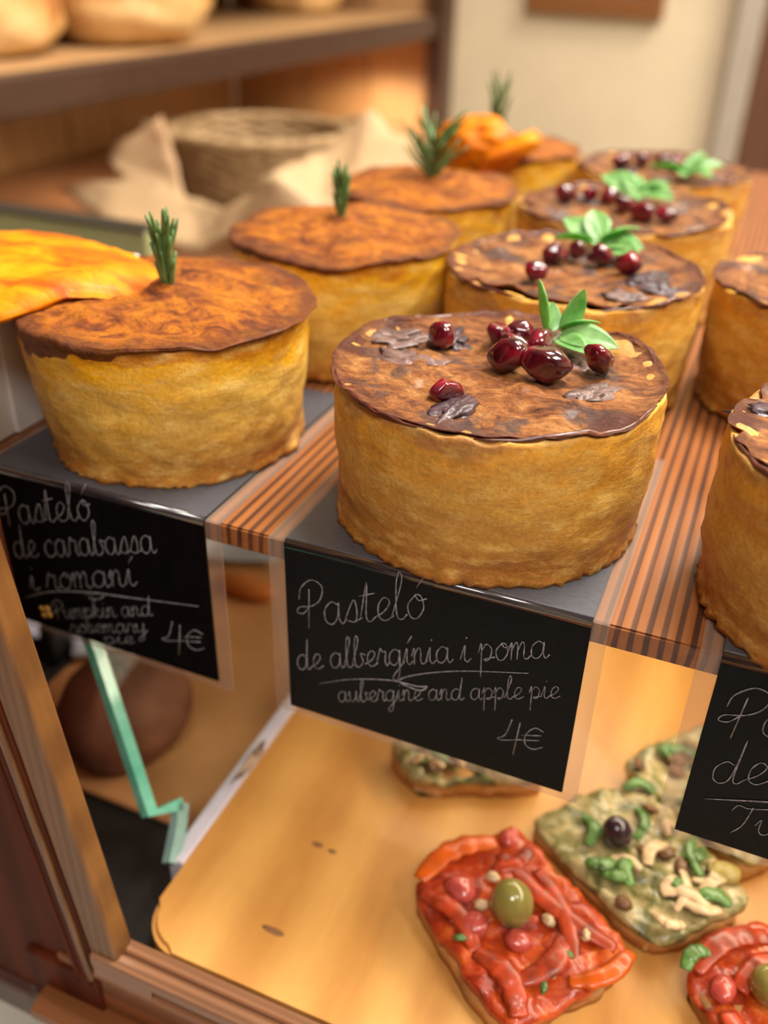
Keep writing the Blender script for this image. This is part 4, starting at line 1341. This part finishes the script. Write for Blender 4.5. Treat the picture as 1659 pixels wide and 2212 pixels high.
def slice_grid(q, th, z0, amp, seed, ins=0.0, n=30):
    """rounded quad slab; q: four (x,y) corners in order"""
    Q = [Vector((x, y, 0)) for x, y in q]
    V, F = [], []
    cen = sum(Q, Vector())/4
    def pt(u, v_):
        # soften the corners
        p = Q[0].lerp(Q[1], u).lerp(Q[3].lerp(Q[2], u), v_)
        du, dv = abs(u-.5)*2, abs(v_-.5)*2
        c_ = max(0, du+dv-1.55)/0.45
        p = p.lerp(cen, 0.10*c_*c_+ins)
        return p
    for side in (1, -1):
        for i in range(n+1):
            for j in range(n+1):
                u, v_ = i/n, j/n
                p = pt(u, v_)
                e = min(u, 1-u, v_, 1-v_)
                out_n = fbm(p.x, p.y, 0, 60, seed)*0.0022*(1 if e < 0.02 else 0)
                d = (p-cen)
                if d.length > 1e-6:
                    p = p+d.normalized()*out_n
                if side > 0:
                    z_ = z0+th*(1-0.30*max(0, 1-e/0.07)**2)+amp*fbm(p.x, p.y, 0, 70, seed+2)+amp*0.5*fbm(p.x, p.y, 0, 220, seed+3)
                else:
                    z_ = z0
                V.append((p.x, p.y, z_))
    st = (n+1)**2
    w_ = n+1
    for i in range(n):
        for j in range(n):
            qd = (i*w_+j, (i+1)*w_+j, (i+1)*w_+j+1, i*w_+j+1)
            F.append(qd); F.append(tuple(a+st for a in qd[::-1]))
    for i in range(n):
        for a, b2 in ((i*w_, (i+1)*w_), ((i+1)*w_+n, i*w_+n), (i+1, i), (n*w_+i, n*w_+i+1)):
            F.append((a, a+st, b2+st, b2))
    return V, F

def veg_slice(q, label, kind, seed, th=0.0085):
    cxs = sum(p[0] for p in q)/4; cys = sum(p[1] for p in q)/4
    ql = [(x-cxs, y-cys) for x, y in q]
    root = thing('focaccia_slice', label, 'flatbread slice', (cxs, cys, ZB), 0, 'vegetable flatbread slices on the board')
    V_, F_ = slice_grid(ql, th, 0.0, 0.0008, seed, 0.015)
    obj('bread_base', V_, F_, M_dough, root)
    V_, F_ = slice_grid(ql, 0.0040, th-0.0015, 0.0030, seed+7, 0.0)
    obj('topping', V_, F_, M_rtop if kind == 'R' else M_gtop, root)
    return root, ql
rs = random.Random(77)
def inq(q, u, v_):
    a = Vector((*q[0], 0)).lerp(Vector((*q[1], 0)), u)
    b2 = Vector((*q[3], 0)).lerp(Vector((*q[2], 0)), u)
    return a.lerp(b2, v_)
def strip_part(name, m, root, q, u0, v0, u1, v1, w_, zt, seed, bendamp=0.004):
    a, b2 = inq(q, u0, v0), inq(q, u1, v1)
    d = b2-a
    nrm_ = Vector((-d.y, d.x, 0)).normalized()
    pts_ = []
    for k in range(9):
        t = k/8
        pts_.append(a.lerp(b2, t)+nrm_*bendamp*math.sin(PI*t)*(1 if seed % 2 else -1)+Vector((0, 0, zt+0.0016*math.sin(PI*t)+0.0006*noise.noise(Vector((k*.8, seed, 0))))))
    cv = catmull(pts_, 3)
    vs_, fs_ = tube(cv, [w_*(0.35+0.65*math.sin(PI*(0.08+0.84*i/(len(cv)-1)))**0.5)*(1+0.2*noise.noise(Vector((i*.4, seed, 2)))) for i in range(len(cv))], 9)
    # flatten
    vs2 = []
    for i, p in enumerate(vs_):
        c0 = cv[i//9]
        vs2.append(Vector((p.x, p.y, c0.z+(p.z-c0.z)*0.32)))
    return obj(name, vs2, fs_, m, root)
def lump_part(name, m, root, q, u, v_, sx, sy, sz, zt, seed, amp=0.15):
    c0 = inq(q, u, v_)
    vs_, fs_ = blob(sx, sy, sz, 20, 12, amp, 1.8, seed)
    rz = Matrix.Rotation(seed*1.3, 3, 'Z')
    return obj(name, [rz @ p+c0+Vector((0, 0, zt)) for p in vs_], fs_, m, root)
def olive_part(m, root, q, u, v_, r_, zt, tilt, hole=True):
    c0 = inq(q, u, v_)
    vs_, fs_ = blob(r_*1.22, r_, r_, 28, 18, 0.03, 1.2, r_*999)
    E_ = Euler(tilt).to_matrix()
    ol = obj('olive', [E_ @ p+c0+Vector((0, 0, zt)) for p in vs_], fs_, m, root)
    if hole:
        vs_, fs_ = blob(r_*0.16, r_*0.3, r_*0.3, 12, 8, 0.05, 1, 3)
        obj('pit_hole', [E_ @ (p+Vector((r_*1.13, 0, 0)))+c0+Vector((0, 0, zt)) for p in vs_], fs_, M_hole, ol)
    return ol
ZT = 0.0112
# red slice
qa = [(0.0440, -0.0060), (0.0700, 0.0375), (0.1240, 0.0005), (0.0925, -0.0420)]
r1, q1 = veg_slice(qa, 'red pepper and tomato flatbread slice topped with a green olive', 'R', 31)
olive_part(M_go, r1, q1, 0.50, 0.46, 0.0074, ZT+0.0048, (0.3, 1.35, 0.4), False)
for i, a in enumerate([(0.10, 0.02, 0.75, 0.08, 0.0042), (0.72, 0.15, 0.90, 0.92, 0.0036), (0.12, 0.55, 0.10, 0.95, 0.0042), (0.25, 0.80, 0.70, 0.72, 0.0040), (0.85, 0.35, 0.55, 0.90, 0.0034), (0.50, 0.93, 0.95, 0.97, 0.0034), (0.05, 0.10, 0.12, 0.55, 0.0036), (0.6, 0.2, 0.95, 0.2, 0.003)]):
    strip_part('pepper_strip', M_pepo if i in (0, 5) else M_pep, r1, q1, a[0], a[1], a[2], a[3], a[4], ZT+0.0008, i+1)
for i, (u, v_, s) in enumerate([(0.30, 0.20, 0.0058), (0.22, 0.42, 0.0056), (0.85, 0.10, 0.004), (0.40, 0.62, 0.0046)]):
    lump_part('tomato_piece', M_tom, r1, q1, u, v_, s, s*0.85, s*0.6, ZT+0.001, i+2)
for i, (u, v_) in enumerate([(0.55, 0.25), (0.18, 0.70), (0.66, 0.62), (0.42, 0.85), (0.8, 0.78), (0.35, 0.35)]):
    lump_part('cheese_bit', M_cream, r1, q1, u, v_, 0.0026, 0.0020, 0.0016, ZT+0.0014, i+12, 0.3)
for i, (u, v_) in enumerate([(0.08, 0.45), (0.33, 0.90), (0.60, 0.82), (0.75, 0.50), (0.15, 0.83)]):
    lump_part('herb_fleck', M_green, r1, q1, u, v_, 0.0022, 0.0012, 0.0008, ZT+0.0024, i+22, 0.3)

# pale green slice with a black olive
qb = [(0.0730, 0.0420), (0.1130, 0.0790), (0.1590, 0.0370), (0.1270, 0.0060)]
r2, q2 = veg_slice(qb, 'cream and spinach flatbread slice topped with a dark olive', 'G', 41)
olive_part(M_bo, r2, q2, 0.42, 0.36, 0.0056, ZT+0.0042, (0.2, 1.2, 0.3), False)
def greens(root, q, seed, n1=10, n2=10, n3=8):
    r_ = random.Random(seed)
    for i in range(n1):
        u, v_ = r_.uniform(.05, .8), r_.uniform(.05, .9)
        strip_part('cheese_strand', M_cream, root, q, u, v_, min(.95, u+r_.uniform(.1, .35)), min(.97, max(.03, v_+r_.uniform(-.25, .25))), r_.uniform(0.0014, 0.0026), ZT+0.0012, i+seed, 0.003)
    for i in range(n2):
        u, v_ = r_.uniform(.05, .8), r_.uniform(.05, .9)
        strip_part('spinach_shred', M_green, root, q, u, v_, min(.95, u+r_.uniform(.08, .25)), min(.97, max(.03, v_+r_.uniform(-.25, .25))), r_.uniform(0.0014, 0.0028), ZT+0.0016, i+seed+3, 0.003)
    for i in range(n3):
        lump_part('roasted_bit', M_brown, root, q, r_.uniform(.05, .95), r_.uniform(.05, .95), r_.uniform(0.0025, 0.0045), r_.uniform(0.0018, 0.003), 0.0016, ZT+0.001, i+seed, 0.3)
greens(r2, q2, 51)
lump_part('courgette_piece', plain('courgette', (0.46, 0.36, 0.10), 0.35), r2, q2, 0.93, 0.78, 0.006, 0.0045, 0.003, ZT+0.0012, 5)
# darker slice behind it, under the right price card
qc = [(0.1010, 0.0830), (0.1350, 0.1250), (0.1850, 0.0850), (0.1520, 0.0500)]
r3, q3 = veg_slice(qc, 'brown and green vegetable flatbread slice behind the rightmost chalk card', 'G', 43)
greens(r3, q3, 61, 5, 9, 14)
# slice half hidden under the middle card
qd = [(0.0110, 0.0560), (0.0440, 0.0950), (0.0800, 0.0640), (0.0290, 0.0400)]
r4, q4 = veg_slice(qd, 'dark green flatbread slice half hidden under the middle chalk card', 'G', 45)
greens(r4, q4, 71, 5, 10, 14)
# red slice at the lower right
qe = [(0.1370, 0.0000), (0.1600, 0.0330), (0.2120, 0.0000), (0.1800, -0.0400)]
r5, q5 = veg_slice(qe, 'red pepper flatbread slice cut off at the lower right corner', 'R', 47)
for i, a in enumerate([(0.10, 0.05, 0.85, 0.12, 0.0042), (0.10, 0.30, 0.12, 0.95, 0.0046), (0.30, 0.25, 0.85, 0.32, 0.0040), (0.22, 0.55, 0.30, 0.98, 0.004), (0.6, 0.5, 0.95, 0.6, 0.004)]):
    strip_part('pepper_strip', M_pep, r5, q5, a[0], a[1], a[2], a[3], a[4], ZT+0.0010, i+3)
for i, (u, v_) in enumerate([(0.55, 0.42), (0.2, 0.2), (0.45, 0.7)]):
    lump_part('tomato_piece', M_tom, r5, q5, u, v_, 0.005, 0.004, 0.003, ZT+0.001, i+5)
olive_part(M_go, r5, q5, 0.48, 0.33, 0.0062, ZT+0.0042, (0.3, 1.2, 0.4), False)
strip_part('spinach_shred', M_green, r5, q5, 0.02, 0.02, 0.30, 0.02, 0.0026, ZT+0.0026, 3, 0.002)
